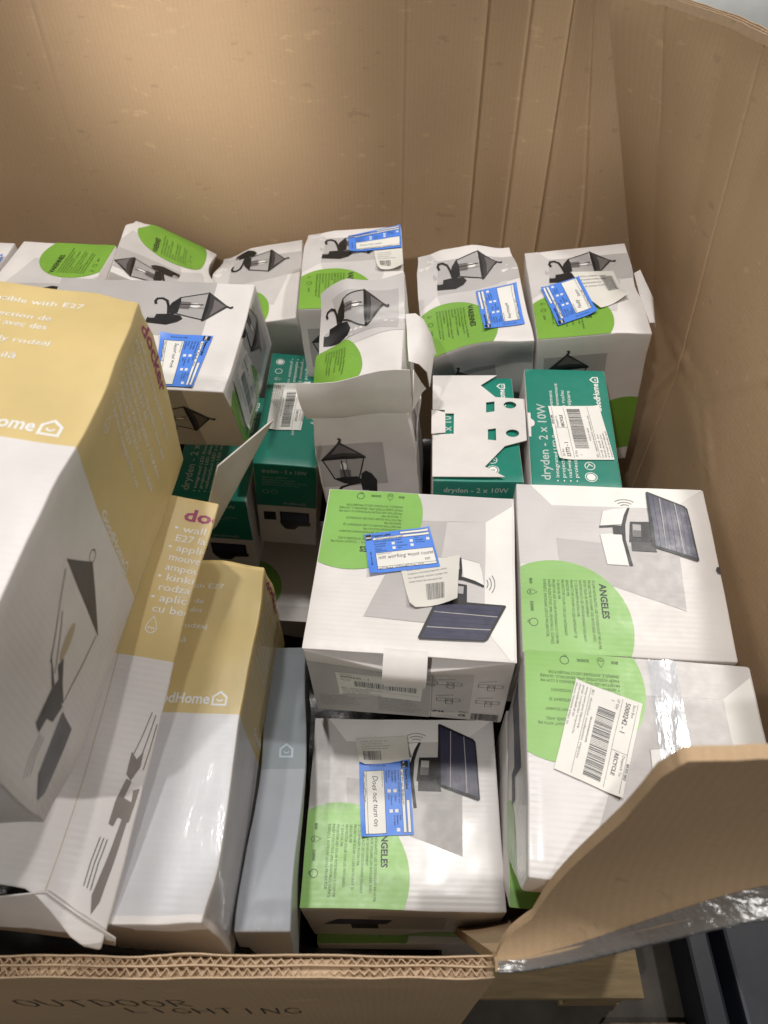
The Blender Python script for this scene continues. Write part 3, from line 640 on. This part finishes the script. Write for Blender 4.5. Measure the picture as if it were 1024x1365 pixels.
# A1: middle box, lid sprung open at the near edge
def warp_a1(p):
    x, y, z = p; k = max(0, 1-(y+.1135)/.05) if y > -.1135 else 1
    f = tent(x+.005, .118)*max(0, 1+z/.06)
    if z < .0005: z -= (.024*tent(x+.005, .118)+.001)*k*max(0, 1+z/.05); y -= .013*f*k
    return (x, y, z)
a1 = Carton('floodlight_box', 'white floodlight box with sprung lid tab, blue returns label reading not working', (.037, .511, .787), (2.6, -1.3, -5.3), DA, 1, .0010, warp_a1, GA)
a1.body(WHITE, hi=(0, 0, .0032))
a1.xw = None
V = []
lid = Carton.body(a1, WHITE, r=.001, lo=(-.0008, -.001, .1688), hi=(-.0008, -.001, -.0002), name='lid')
lid_a(a1, -90, lay=3)
rows = []
for k, (y, z, hw) in enumerate(((-.108, .0008, .024), (-.1145, .0012, .0245), (-.124, -.002, .0245), (-.134, -.008, .0243), (-.1375, -.013, .0243), (-.1385, -.022, .024), (-.138, -.031, .0225))):
    rows.append([(-.003+hw*t, y, z) for t in (-1, -.5, 0, .5, 1)])
a1.sheet('tuck_tab', rows, FLAP, -.0012)
returns_label(a1, 'T', [(-65, 42.5), (14, 60), (30, 3), (-53, -15)], [('not working wont come', 16, 23, 9.5, 0), ('on', 82, 14, 9, 0)], seed=3, lay=14)
receipt(a1, 'T', [(-18, 0), (53, 22), (51, -44), (-5, -52)], seed=4, lay=11, bx=(40, 6, 34, 26))
a1.xw = warp_a1
a1.art('N', 'grey_panel', [(rect(-117, -171, 26, -30), G2M), (rect(26, -150, 75, -30), G1M)], lay=1)
stock_label(a1, 'N', [(-86, -54), (18, -66), (15, -122), (-84, -112)], seed=8, lay=3)
its = [(greeking(7, -110, -124, 3.2, 4.6, 60, seed=31), INK3), (greeking(9, -38, -122, 3.2, 4.6, 55, seed=32), INK3), (text('IP44', 30, -150, 8, bold=.03), INK), (text('CE', 62, -158, 8, bold=.03), INK), (text('90lm', 62, -146, 5), INK2), (barcode(78, -166, 34, 20, seed=5), INK),
       (stroke([(28, -30), (28, -168)], .5), INK3)]
for cxx, czz in ((48, -62), (95, -62), (48, -108), (95, -108)):
    its += [(stroke([(cxx-14, czz+8), (cxx+6, czz+13)], .8), INK2), (stroke([(cxx-14, czz-6), (cxx+14, czz-6), (cxx+14, czz+2), (cxx-14, czz+2), (cxx-14, czz-6)], .7), INK2), (stroke([(cxx-3, czz+2), (cxx-3, czz-14), (cxx+5, czz-14), (cxx+5, czz+2)], .7), INK2), (ring((cxx+1, czz-3), 3, .6, 14), INK2)]
a1.art('N', 'lettering', its, lay=3)
# A2
a2 = Carton('floodlight_box', 'white floodlight box with unlabelled lid beside the right wall, black solar panel picture', (.278, .510, .792), (8, -.6, -3.5), DA, 2, .0016, None, GA)
a2.body(WHITE); lid_a(a2, 0)
a2.art('T', 'thumb_cut', [(poly([(116.8, 4), (113, 3), (111.5, -1), (113, -5), (116.8, -6)]), TAUPE)], lay=7)
# A3
a3 = Carton('floodlight_box', 'white floodlight box with slanted white bar code label and shiny tape, behind the corner panel', (.257, .271, .798), (1.1, -.9, -5.9), DA, 3, .0014, squeeze(.05, .55), GA)
a3.body(RIPW); lid_a(a3, -90)
stock_label(a3, 'T', [(0, 60), (-31, -38), (-92, -14), (-65, 82)], seed=12, lay=9)
a3.art('T', 'clear_tape', [(rect(10, -108, 40, 112), CLEAR)], lay=16)
a3.art('L', 'green_disc', [(circ((85, -175), 90), GREEN)], lay=1)
a3.art('L', 'floodlight_picture', [(poly([(-105, -60), (-98, -112), (-8, -92), (0, -40)]), NAVY), (poly([(-20, -96), (20, -90), (20, -118), (-20, -120)]), INK)], lay=2)
# A4
a4 = Carton('floodlight_box', 'white floodlight box by the front wall, blue returns label reading does not turn on', (.024, .303, .572), (1.8, -1, -1.3), DA, 4, .0014, None, GA)
a4.body(RIPW); lid_a(a4, 0)
returns_label(a4, 'T', [(7, 58.5), (13, -32), (-50, -36), (-57, 55)], [('Does not turn on', 20, 18, 10.5, 0)], seed=6, lay=9)
receipt(a4, 'T', [(-63, 86), (4, 90), (7, 57), (-58, 54)], seed=7, lay=12, bx=(12, 6, 34, 26))
a4.art('N', 'floodlight_picture', [(poly([(-98, -92), (-78, -60), (-12, -61), (-20, -88)]), NAVY), (rect(-64, -118, -30, -90), INK)], lay=2)
a4.art('N', 'grey_backdrop', [(rect(-40, -120, 52, -40), G2M)], lay=1)
a4.art('N', 'green_disc', [(circ((60, -215), 78), GREEN)], lay=1)
# A5, A6: boxes just showing underneath
a5 = Carton('floodlight_box', 'floodlight box lying lowest, its white and green near edge just above the front wall', (.028, .300, .398), (1, 0, 0), (.232, .227, .171), 5, .001, None, GA)
a5.body(WHITE); lid_a(a5, 0)
a5.art('N', 'floodlight_picture', [(poly([(-98, -92), (-78, -60), (-12, -61), (-20, -88)]), NAVY)], lay=2)
a6 = Carton('floodlight_box', 'floodlight box under the tape-shiny one, only its green corner showing', (.262, .285, .620), (0, 0, -5), DA, 6, .001, squeeze(0, .7), GA)
a6.body(WHITE); lid_a(a6, 0)
# ------------------------------------------------------------------ lantern boxes (white, leaf green disc)
DV = (.161, .216, .28); GV = 'white lantern boxes along the back wall'
def crush(*pts):
    def f(p):
        p = Vector(p); q = p.copy()
        for c, r, d in pts:
            k = (p-Vector(c)).length/r
            if k < 1: q += Vector(d)*(1-k*k)**2
        return q
    return f
v6 = Carton('lantern_box', 'white lantern box in the back right corner, blue label stuck over a receipt', (.306, .987, .856), (2.8, -7.3, -1.5), DV, 11, .0016, crush(((.08, -.108, 0), .05, (.002, 0, -.006)), ((.08, 0, 0), .04, (-.003, 0, -.003))), GV)
v6.body(WHITE); lid_v(v6); side_v(v6)
receipt(v6, 'T', [(-14, 44), (50, 36), (60, -34), (8, -48)], seed=14, lay=7, bx=(62, 24, 30, 34))
returns_label(v6, 'T', [(-49, -83), (-65, 9), (-4, 29), (11, -62)], [('Faulty', 22, 20, 9, 0), ('Sensor', 50, 14, 8, 0)], seed=15, lay=12)
v6.sheet('side_flap', [[(.0815, .03, -.001), (.0815, -.02, -.001), (.0815, -.085, -.002)], [(.090, .03, .004), (.094, -.02, .006), (.089, -.085, -.002)], [(.094, .02, -.004), (.099, -.03, -.004), (.094, -.085, -.020)]], FLAP, .0012)
v5 = Carton('lantern_box', 'white lantern box tilted forward, big blue label right of its green disc', (.133, .984, .846), (13.1, -10.8, 1.7), DV, 12, .0026, crush(((.08, .108, 0), .07, (-.006, -.01, -.012)), ((.0, -.108, -.02), .09, (0, .012, .004)), ((-.08, .108, 0), .05, (.006, 0, -.008)), ((.06, -.108, -.06), .05, (0, .012, 0)), ((-.05, -.108, -.10), .06, (0, -.008, 0))), GV)
v5.body(WHITE, seg=.011); lid_v(v5); side_v(v5, dz=-18, green=False)
returns_label(v5, 'T', [(12.5, -84), (10, 8), (73, 9.5), (72, -74)], [('Intermittent', 20, 20, 8, 2)], seed=16, lay=8)
v5.art('N', 'clear_tape', [(rect(-78, -60, 78, -4), CLEAR)], lay=6)
v4 = Carton('lantern_box', 'white lantern box against the back wall, blue label and torn receipt at its far corner', (-.05, 1.048, .858), (1.8, -2.1, .7), DV, 13, .002, crush(((-.08, .108, 0), .05, (.004, -.003, -.006))), GV)
v4.body(WHITE); lid_v(v4); side_v(v4, green=False)
receipt(v4, 'T', [(33, 36), (80, 40), (80, -18), (38, -14)], seed=18, lay=9, bx=(14, 8, 40, 22))
returns_label(v4, 'T', [(-9, 84), (79, 107), (79, 42), (-6, 33)], [('Does not work', 20, 18, 8, 0)], seed=19, lay=12)
v3 = Carton('lantern_box', 'white lantern box pushed back behind the big lying one, no blue label', (-.225, 1.122, .779), (4, -9, .4), DV, 14, .0018, crush(((-.08, .108, 0), .07, (.01, -.004, -.012)), ((-.06, .0, 0), .07, (0, 0, -.004))), GV)
v3.body(WHITE); lid_v(v3, pic=False, dx=0, dy=-6)
v3.art('T', 'lantern_picture', [(xf(i[0], 0, (1, -1), 0, 120),)+tuple(i[1:]) for i in LANTERN], lay=3)
v1 = Carton('lantern_box', 'white lantern box turned round, far left, green disc with heading at its right', (-.537, 1.03, .847), (-.8, -.1, -5.3), DV, 15, .0016, None, GV)
v1.body(WHITE); lid_v(v1, 180)
v2 = Carton('lantern_box', 'white lantern box tipped up sideways, raised corner highest of the back row', (-.361, 1.115, .825), (-6.6, 29.9, 2.2), (.161, .216, .14), 16, .0022, crush(((-.08, .108, 0), .05, (.012, -.006, -.004)), ((.08, .05, 0), .07, (-.012, 0, -.006))), GV)
v2.body(WHITE); lid_v(v2, 180, dx=-28, dy=-8, pic=True)
v0 = Carton('lantern_box', 'white lantern box at the left edge, only a strip with blue label showing', (-.705, 1.035, .846), (0, 0, -3), DV, 17, .0014, None, GV)
v0.body(WHITE); lid_v(v0, 180, green=False, pic=False)
returns_label(v0, 'T', [(30, 60), (80, 64), (80, -10), (30, -12)], [], seed=21, lay=8)
# V7: lying on its side in front, end face with tape, open end flap
DW = (.284, .193, .122)
v7 = Carton('lantern_box', 'large lying lantern box left of centre, blue label on top and one end flap open', (-.331, .825, .896), (10.5, -2.1, -6.5), DW, 18, .0016, crush(((.142, -.096, 0), .04, (-.004, .002, -.004)), ((.142, .02, -.06), .07, (.006, 0, 0))), GV)
v7.body(WHITE)
v7.art('T', 'grey_backdrop', [(rect(-150, -6, 88, 97), G2M), (rect(-150, -97, 20, -6), G1M)], lay=1)
v7.art('T', 'lantern_picture', [(xf(i[0], 0, (1.08, .86), 57, -4),)+tuple(i[1:]) for i in LANTERN], lay=2)
returns_label(v7, 'T', [(105, -4), (99, -92), (46, -92), (33, -4)][0:4], [('Sensor not work', 18, 22, 8, 0)], seed=23, lay=8)
v7.art('N', 'grey_backdrop', [(rect(-142, -122, 84, -1), G2M)], lay=1)
v7.art('N', 'lantern_picture', [(xf(i[0], 0, (1, .85), 55, -112),)+tuple(i[1:]) for i in LANTERN], lay=2)
v7.art('R', 'green_disc', [(circ((-62, -88), 66), GREENV)], lay=1)
v7.art('R', 'grey_backdrop', [(rect(-4, -100, 70, -8), G2M)], lay=1)
v7.art('R', 'lantern_picture', [(xf(i[0], -90, .95, -25, -12),)+tuple(i[1:]) for i in LANTERN], lay=3)
stock_label(v7, 'R', [(-8, -20), (-20, -112), (-78, -105), (-66, -12)], seed=25, lay=7)
v7.art('R', 'clear_tape', [(rect(-90, -118, 90, -4), CLEAR)], lay=13)
def world_sheet(c, name, rows, mat, th):
    inv = (Matrix.Translation(c.root.location) @ c.root.rotation_euler.to_matrix().to_4x4()).inverted()
    return link(name, sheet_mesh(name, [[inv @ Vector(p) for p in r] for r in rows], mat, th), c.root)
def lerp(a, b, t): return Vector(a)*(1-t)+Vector(b)*t
A_, B_, C_, D_ = (-.222, .54, .80), (-.18, .551, .92), (-.127, .625, .92), (-.156, .605, .85)
rows = [[lerp(lerp(A_, B_, v), lerp((-.205, .565, .80), C_, v), u)+Vector((.006, -.004, 0))*math.sin(u*3.14)*math.sin(v*3.14) for u in [i/8 for i in range(9)]] for v in [j/8 for j in range(9)]]
world_sheet(v7, 'end_flap', rows, CREAM, .002)
# V8: crushed open box in the middle
DK = (.138, .198, .303)
def warp_v8(p):
    p = Vector(p); x, y, z = p; q = p.copy()
    top = max(0, 1+z/.12); v = (y+.099)/.198
    q.z += top*(.046*v-.012)                                            # lid sprung up at the far end
    q.z -= .020*top*max(0, -(x+.015)/.054)**1.2                         # left part folded down along a crease
    q.x += top*.012*max(0, -x/.069)
    q.z += .004*math.sin(x*50+y*34)*top
    q.z -= .010*top*math.exp(-((y-.012-x*.25)/.012)**2)                 # dent across the lid
    q.x -= .010*top*max(0, x/.069)*(1-v)
    return q
v8 = Carton('lantern_box', 'crushed lantern box in the middle, front flap standing open and right side torn', (-.036, .819, .890), (-4.8, -6.3, -1.2), DK, 19, .0030, warp_v8, GV)
v8.body(WHITE, seg=.009)
v8.art('T', 'grey_backdrop', [(poly([(-69, 99), (69, 99), (69, -4), (20, -16), (-69, -30)]), G1M), (poly([(-46, 72), (60, 74), (60, -2), (-30, -4)]), G2M, 1)], lay=2, cell=6)
v8.art('T', 'lantern_picture', [(xf(i[0], 0, (1, 1), -12, -20),)+tuple(i[1:]) for i in LANTERN], lay=5, cell=6)
g = v8.art('T', 'green_disc', [(circ((-44, -58), 54), GREENV)], lay=4, cell=6)
v8.art('T', 'lettering', [(text(s, -20-i*4.4, -26, 3.4, -90, w=len(s)*1.5), DGRN) for i, s in enumerate(VTXT[:8])], g, lay=6)
v8.xw = None
side_v(v8, dz=-66, dx=4, green=False)
T5 = [i/8 for i in range(9)]
def ff(z, dy, wv, top=0): return [(-.069-.004*(z+.056)/.06+(.138+.008*(z+.056)/.06)*t, -.0995-dy-wv*math.sin(t*3.1)+.0015*math.sin(t*9+z*80), z+top*(.010*t-.004*math.sin(t*7))) for t in T5]
v8.sheet('front_flap', [ff(-.056, 0, 0), ff(-.046, .003, .002), ff(-.034, .004, .003), ff(-.020, .005, .005), ff(-.008, .004, .007), ff(.002, .002, .006, 1)], FLAP, .0016)
v8.sheet('corner_flap', [[(.069, -.100, -.056), (.073, -.088, -.056), (.076, -.07, -.056)], [(.074, -.106, -.030), (.081, -.09, -.036), (.086, -.07, -.04)], [(.0775, -.102, .010), (.084, -.094, -.014), (.088, -.082, -.034)]], FLAP, .0014)
v8.sheet('torn_flap', [[(.0665, -.040, -.018), (.0665, -.02, -.006), (.0665, .0, .002), (.0665, .03, .01)], [(.080, -.042, -.022), (.082, -.02, -.006), (.083, .004, .002), (.080, .03, .010)], [(.090, -.034, -.040), (.096, -.018, -.018), (.098, .006, -.008), (.090, .024, .004)], [(.091, -.036, -.062), (.100, -.016, -.026), (.103, -.004, -.030), (.090, .020, .000)]], FLAP, .0014)
v8.sheet('side_panel', [[(.0705, -.08, -.12), (.0705, -.03, -.12)], [(.0735, -.08, -.09), (.0735, -.03, -.09)], [(.080, -.076, -.058), (.080, -.03, -.054)]], FLAP, .0014)
# ------------------------------------------------------------------ teal floodlight boxes
DG = (.117, .225, .19); GG = 'teal twin floodlight boxes'
GTX = ['integrated LED floodlight movement', 'projecteur LED détecteur de mouvement', 'naświetlacz LED z czujnikiem ruchu', 'proiector cu LED senzor de mişcare']
def teal_zone(f, x, y, z):
    if f == 'T' or f == 'F': return 1
    if f == 'N': return 1 if z > -102 else 0
    return 0
def lid_g(c, rot=90, flip=1, lay=1):
    P = lambda its: place(its, 0 if flip == 1 else 180)
    o = [(text('dryden - 2 x 10W', -33, -97, 17, 90, w=137, bold=.012), SILV)]
    o += [(text('• '+s, -21.5+i*8.4, -99, 7.2, 90, w=len(s)*4.9), WINK) for i, s in enumerate(GTX)]
    o += [(xf(logo(0, 0, 12.5, 56), 90, 1, 45.5, 28), WINK), (ring((20, -90), 8, 1), WINK), (circ((20, -90), 5.6, 24), WINK), (text('5', 22.2, -92, 7, 90, bold=.03), TEAL), (ring((20, -71), 7, 1), WINK), (stroke([(16, -74), (20, -68), (24, -72), (18, -67)], 1), WINK)]
    c.art('T', 'lettering', P(o), lay=lay)
def front_g(c, lay=1):
    k = c.w/.117
    c.art('N', 'lettering', [(text('dryden - 2 x 10W', -44*k, -20, 12, w=84*k, bold=.012), SILV), (greeking(4, -44*k, -32, 4.4, 6, 84*k, seed=44), SILV), (logo(-6*k, -96, 7, 34*k), SILV), (ring((-38*k, -66), 5, .8), SILV), (ring((-22*k, -66), 5, .8), SILV)], lay=lay)
    c.art('N', 'floodlight_picture', [(rect(-46*k, -140, -22*k, -118), INK), (rect(-14*k, -142, 44*k, -116), INK), (rect(-10*k, -139, 40*k, -119), NAVY, 1), (poly([(-16*k, -142), (46*k, -142), (46*k, -152), (22*k, -154), (14*k, -164), (-4*k, -164), (-12*k, -154)]), INK)], lay=lay)
g3 = Carton('floodlight_box', 'teal box with slanted white stock label, rightmost of the teal boxes', (.256, .740, .802), (3.5, -1.1, -4.1), DG, 21, .0012, None, GG)
g3.body(WHITE, zones=teal_zone, mats=[WHITE, TEAL], cuts=((), (), (-102,))); lid_g(g3); front_g(g3)
stock_label(g3, 'T', [(-20, -63), (-29, 35), (42, 38), (53, -59.5)], seed=31, lay=7, big='23772 - 1')
g3.art('T', 'tuck_tab', [(poly([(-58, 22), (-54, 22), (-54, 11), (-50, 7), (-49, 3), (-50, -2), (-54.5, -5), (-55, -23), (-58, -23)]), WHITE)], lay=4, clip=False)
g2 = Carton('floodlight_box', 'teal box with a loose white cut-out card insert lying on top', (.127, .753, .791), (-3.8, -1.7, -2.6), DG, 22, .0010, None, GG)
g2.body(WHITE, zones=teal_zone, mats=[WHITE, TEAL], cuts=((), (), (-102,))); lid_g(g2); front_g(g2)
# the card with its punched holes: real board standing a little off the lid
outer = [(-59, 111), (36, 112), (11, 88.5), (31, 60), (72, 54), (68, -36), (38, -47.5), (9, -88), (34, -108.5), (-59, -109), (-59, -25), (-30, -23), (-29, 22), (-42, 22), (-42, 30), (-59, 30)]
holes = [[(17, 48), (29, 50), (28, 27), (16, 25)], [(17, -12), (28, -10), (27, -36), (16, -34)], circ_pts((50.5, 41), 9, 18, 8), circ_pts((50, -21), 9, 18, 8)]
P2, F2 = poly(outer, *holes); n = len(P2)
zz = lambda p: .0022+.000035*max(0, p[0]-10)+.0000008*p[1]**2*.1
V = [g2.W((p[0]/1000, p[1]/1000, zz(p)+.0011)) for p in P2]+[g2.W((p[0]/1000, p[1]/1000, zz(p))) for p in P2]
F3 = [tuple(f) for f in F2]+[tuple(i+n for i in reversed(f)) for f in F2]; b = 0
for lp in [outer]+holes:
    m = len(lp); F3 += [(b+(i+1) % m, b+i, n+b+i, n+b+(i+1) % m) for i in range(m)]; b += m
link('insert_card', mesh('insert_card', V, F3, [FLAP], smooth=False), g2.root)
g2.sheet('insert_tab', [[(-.0415, .022, .0036), (-.0415, -.022, .0036)], [(-.052, .024, .006), (-.052, -.026, .006)], [(-.0605, .026, .005), (-.0605, -.027, .005)]], FLAP, .001)
DH = (.0955, .2425, .2074)
g1 = Carton('floodlight_box', 'teal box with a white bar code label, wedged left of the crushed box', (-.143, .873, .718), (3.6, 4.5, -1.6), DH, 23, .0010, None, GG)
g1.body(WHITE, zones=teal_zone, mats=[WHITE, TEAL], cuts=((), (), (-102,)))
P = [(text('dryden - 2 x 10W', 30, 112, 15, -90, w=150, bold=.012), SILV)]+[(text('• '+s, 12-i*9, 110, 7, -90, w=len(s)*4.6), WINK) for i, s in enumerate(GTX)]
P += [(ring((-32, 100), 7, 1), WINK), (circ((-32, 100), 4.8, 20), WINK), (ring((-32, 78), 6, 1), WINK), (drop(-32, 60, 8, -90), WINK)]
g1.art('T', 'lettering', P, lay=1); front_g(g1)
stock_label(g1, 'T', [(22, 56), (17, -50), (-36, -54), (-36, 48)], seed=33, lay=7)
g4 = Carton('floodlight_box', 'teal box in deep shadow behind the straw coloured boxes, logo on its front', (-.262, .845, .662), (3, 2, -3), DG, 24, .001, None, GG)
g4.body(WHITE, zones=teal_zone, mats=[WHITE, TEAL], cuts=((), (), (-102,))); lid_g(g4); front_g(g4)
g5 = Carton('floodlight_box', 'white box low down in the dark gap left of the middle box, lid ajar', (-.165, .80, .40), (2, 0, -4), (.19, .20, .15), 25, .001, None, GA)
g5.body(WHITE)
g5.art('T', 'green_disc', [(circ((-77, -60), 62), GREEN)], lay=1)
g5.sheet('lid_flap', [[(-.02, -.095, .002), (.09, -.095, .002)], [(-.02, -.112, .012), (.09, -.112, .008)], [(-.02, -.130, .014), (.09, -.128, .009)]], FLAP, .002)
# ------------------------------------------------------------------ straw coloured wall-lamp boxes
DD = (.21, .394, .218); GD = 'straw and white lamp boxes at the left'
def straw(b):
    return lambda f, x, y, z: 1 if y > b else 0
def face_d(c, dy=0, xo=0):
    L = [('wall light compatible with E27', 57, 165, 5.1), ('applique à détection de', 37, 144, 4.9), ('mouvement avec des', 37, 132.5, 4.9), ('kinkiet na każdy rodzaj', 47, 112, 4.9), ('aplică compatibilă', 27, 92, 4.9)]
    o = [(text(s, x+xo, y+dy, 9.2, w=len(s)*k, align='R', bold=.004), WINK) for s, x, y, k in L]
    o += [(logo(-4+xo, 19+dy*.9, 17, 74), WINK)]
    c.art('T', 'lettering', o, lay=1)
def side_d(c, face='R', dy=0, zo=0, text_=True, pic=True):
    T = []
    if text_:
        T += [(text('docker', 176+dy, -20+zo, 21, -90, w=84, bold=.025), MAG)]
        LN = ['wall light compatible with', 'E27 lamp', 'applique compatible avec des', 'ampoules E27 de', 'kinkiet kompatybilny z każdym', 'rodzajem żarówki', 'aplică de perete compatibilă', 'cu becuri E27', 'aplique compatible con']
        T += [(text(('• ' if i % 2 == 0 else '   ')+s, 161+dy-i*10.4, -18+zo, 9, -90, w=len(s)*5.1, bold=.004), WINK) for i, s in enumerate(LN)]
        T += [(drop(62+dy, -26+zo, 13, -90), WINK), (xf(logo(0, 0, 12, 78), -90, 1, 13+dy, -84+zo), WINK)]
        c.art(face, 'lettering', T, lay=1)
    if pic:
        q = [(poly([(-45.3, -59.7), (-19.9, -100.9), (-54.9, -164.7)]), TAUPE), (ring((-17, -97), 6, 1), INK2), (stroke([(-52, -64), (-110, -99)], 1.4), INK2), (stroke([(-75, -85), (-112, -112)], 1.2), INK2), (stroke([(-57, -160), (-118, -146)], 1.4), INK2), (circ((-86, -112), 16, 20, 6), BULB),
             (poly([(-104, -92), (-122, -118), (-112, -122), (-106, -112), (-98, -116), (-112, -132), (-121, -146), (-124, -138), (-122, -126)]), TAUPE, 1), (poly([(-118, -118), (-149, -114), (-152, -124), (-140, -128), (-138, -140), (-124, -146), (-121, -138)]), TAUPE, 1),
             (poly([(-125.8, -150.5), (-129.3, -178.7), (-180.4, -178), (-188, -166), (-173.8, -150.2)]), TAUPE, 1)]
        q += [(stroke([(-178-k*3, -138+k*4), (-166-k, -134+k*4), (-152, -136+k*4)], .7), INK3) for k in range(3)]
        c.art(face, 'lamp_picture', [(xf(a[0], 0, 1, dy*.3, zo),)+tuple(a[1:]) for a in q], lay=1)
d1 = Carton('lamp_box', 'largest straw and white lamp box, at the left on top of the others', (-.330, .374, 1.131), (1.5, 3.8, -4.8), DD, 31, .0022, crush(((.105, .197, 0), .05, (-.005, -.004, -.005)), ((.105, .05, 0), .09, (.003, 0, -.003)), ((.105, -.197, -.218), .06, (-.008, .006, .004)), ((.02, .197, 0), .1, (0, 0, -.004))), GD)
d1.body(WHITE, seg=.014, zones=straw(15), mats=[WHITE, YEL], cuts=((), (15,), ())); face_d(d1, 6); side_d(d1, 'R', 3)
def warp_d2(p):
    x, y, z = p; q = Vector(p)
    if x > .0785:                                   # side panel pressed out flat, then folded under
        q.z -= .16*(x-.0785)+.006*sm((x-.10)/.03)*sm((.05-y)/.2)
    if z < -.004: q.x -= .55*(-z-.004)*sm((x+.02)/.1)
    k = sm((-.09-y)/.107)
    q.y -= .038*k*sm((x-.055)/.07); q.z -= .010*k*sm((x-.06)/.06)
    q.z -= .0045*math.exp(-((x-.070+.25*(y+.12))/.020)**2)*sm((-.03-y)/.08)      # dent running to the near corner
    q.z += .004*math.sin(y*24)*sm((x-.02)/.1)*sm((z+.03)/.03)
    return q
d2 = Carton('lamp_box', 'squashed straw and white lamp box under the nearest box, its plum heading cut off', (-.368+.0262, .362-.0042, .847), (14.1, -1.2, -9), (.264, .394, .18), 32, .0022, warp_d2, GD)
d2.body(WHITE, seg=.012, zones=straw(16), mats=[WHITE, YEL], cuts=((78.5,), (16,), ()))
o = [(text('docker', 78.5+21, 170, 20, w=82, bold=.03), MAG)]
for i, (s, ind) in enumerate((('• wall light compatible', 0), ('E27 lamp', 5), ('• applique compatible', 0), ('mouvement avec', 5), ('ampoules', 5), ('• kinkiet na każdy', 0), ('rodzaj żarówki', 5), ('• aplică de perete', 0), ('cu becuri E27', 5))):
    o.append((text(s, 78.5+15+ind, 156-i*11.6, 11.4, w=len(s)*6.1, bold=.006), WINK))
o.append((drop(78.5+24, 48, 14), WINK))
d2.art('T', 'lettering', o, lay=1)
SOFT = paper('soft_grey_ink', '#857c77', .4)
q = [(stroke([(124, -34), (117, -74)], .9), SOFT), (stroke([(128, -36), (123, -84)], .9), SOFT), (stroke([(131, -44), (129, -86)], .9), SOFT), (poly([(115, -72), (121, -78), (125, -70), (126, -84), (121, -97), (116, -92)]), SOFT), (poly([(117, -96), (122, -98), (119, -110), (126, -112), (125, -104), (130, -102), (128, -124), (118, -122), (116, -128), (112, -127), (113, -112)]), SOFT), (poly([(122, -122), (127, -120), (121, -168), (117, -176), (114, -166)]), SOFT)]
q += [(stroke([(108+k*3, -136), (106+k*3, -150), (106+k*3, -164)], .6), INK3) for k in range(3)]
d2.art('T', 'lamp_picture', q, lay=5, cell=5)
d2.art('T', 'fold_line', [(stroke([(79, 195), (78, 60), (79, -100), (76, -190)], .8), paper('worn_edge', '#c2b59b', .6))], lay=1)
T0 = [(-.42, .148, .80), (-.357, .151, .80), (-.331, .153, .80), (-.293, .157, .80), (-.264, .141, .79), (-.233, .126, .775)]
T1 = [(-.42, .141, .73), (-.383, .141, .73), (-.355, .141, .73), (-.331, .139, .73), (-.28, .132, .74), (-.237, .1235, .757)]
world_sheet(d2, 'end_flap', [T0, [lerp(a, b, .5)+Vector((0, -.002, 0)) for a, b in zip(T0, T1)], T1], FLAP, -.0015)
d3 = Carton('lamp_box', 'straw and white lamp box under a cracked clear wrap, third from the left', (-.2055, .334, .774), (.7, 0, -2), (.115, .394, .20), 33, .0022, crush(((.0575, .197, 0), .06, (-.006, -.004, -.008)), ((.0575, -.197, 0), .05, (-.008, .004, -.008)), ((.0575, 0, -.05), .12, (-.003, 0, 0)), ((.03, .12, 0), .06, (0, 0, -.004))), GD)
d3.body(WHITE, seg=.012, zones=straw(0), mats=[WHITE, YEL], cuts=((), (0,), ())); face_d(d3, -9, -47); side_d(d3, 'R', 2, 0, pic=False)
d3.art('T', 'black_bar', [(rect(-56, -150, -46, -82), INK)], lay=2)
d3.art('T', 'clear_wrap', [(rect(-30, -190, 57, 190), CLEAR)], lay=8, m=-.5, cell=12)
d3.art('R', 'clear_wrap', [(rect(-190, -120, 190, -1), CLEAR)], lay=8, m=-.5, cell=12)
DE = (.0558, .344, .18)
e1 = Carton('lamp_box', 'narrow blue-grey and white lamp box standing right of the straw ones', (-.127, .322, .650), (-5.6, 2.4, 1.4), DE, 34, .0018, crush(((-.028, 0, 0), .15, (.010, 0, -.002))), GD)
e1.body(GREYB, seg=.014, zones=lambda f, x, y, z: 1 if y > 0 else 0, mats=[GREYB, BLUG], cuts=((), (0,), ()))
e1.art('T', 'clear_wrap', [(rect(-28, -170, 28, 170), CLEAR)], lay=8, m=-.5, cell=12)
e1.art('T', 'lettering', [(house(2, 22, 18, 0), paper('faint_white_ink', '#b4bfc2', .4))], lay=1)
# ------------------------------------------------------------------ crumpled black plastic behind the front wall, spread on to paint shaded gaps black
BLK = simple_mat('black_plastic_gap_shade', '#0c0c0d', .22, 30, .3, .5)
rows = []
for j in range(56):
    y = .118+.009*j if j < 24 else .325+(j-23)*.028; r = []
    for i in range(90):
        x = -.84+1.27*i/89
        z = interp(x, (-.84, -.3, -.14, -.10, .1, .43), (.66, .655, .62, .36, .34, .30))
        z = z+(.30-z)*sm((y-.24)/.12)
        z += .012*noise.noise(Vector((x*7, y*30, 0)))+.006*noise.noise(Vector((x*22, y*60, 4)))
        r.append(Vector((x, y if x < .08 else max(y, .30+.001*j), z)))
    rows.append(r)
tag(link('plastic_and_gap_shade', sheet_mesh('plastic_and_gap_shade', rows, BLK, .0004)), 'crumpled shiny black plastic behind the front wall, spread on to blacken the shaded gaps', 'plastic sheet')
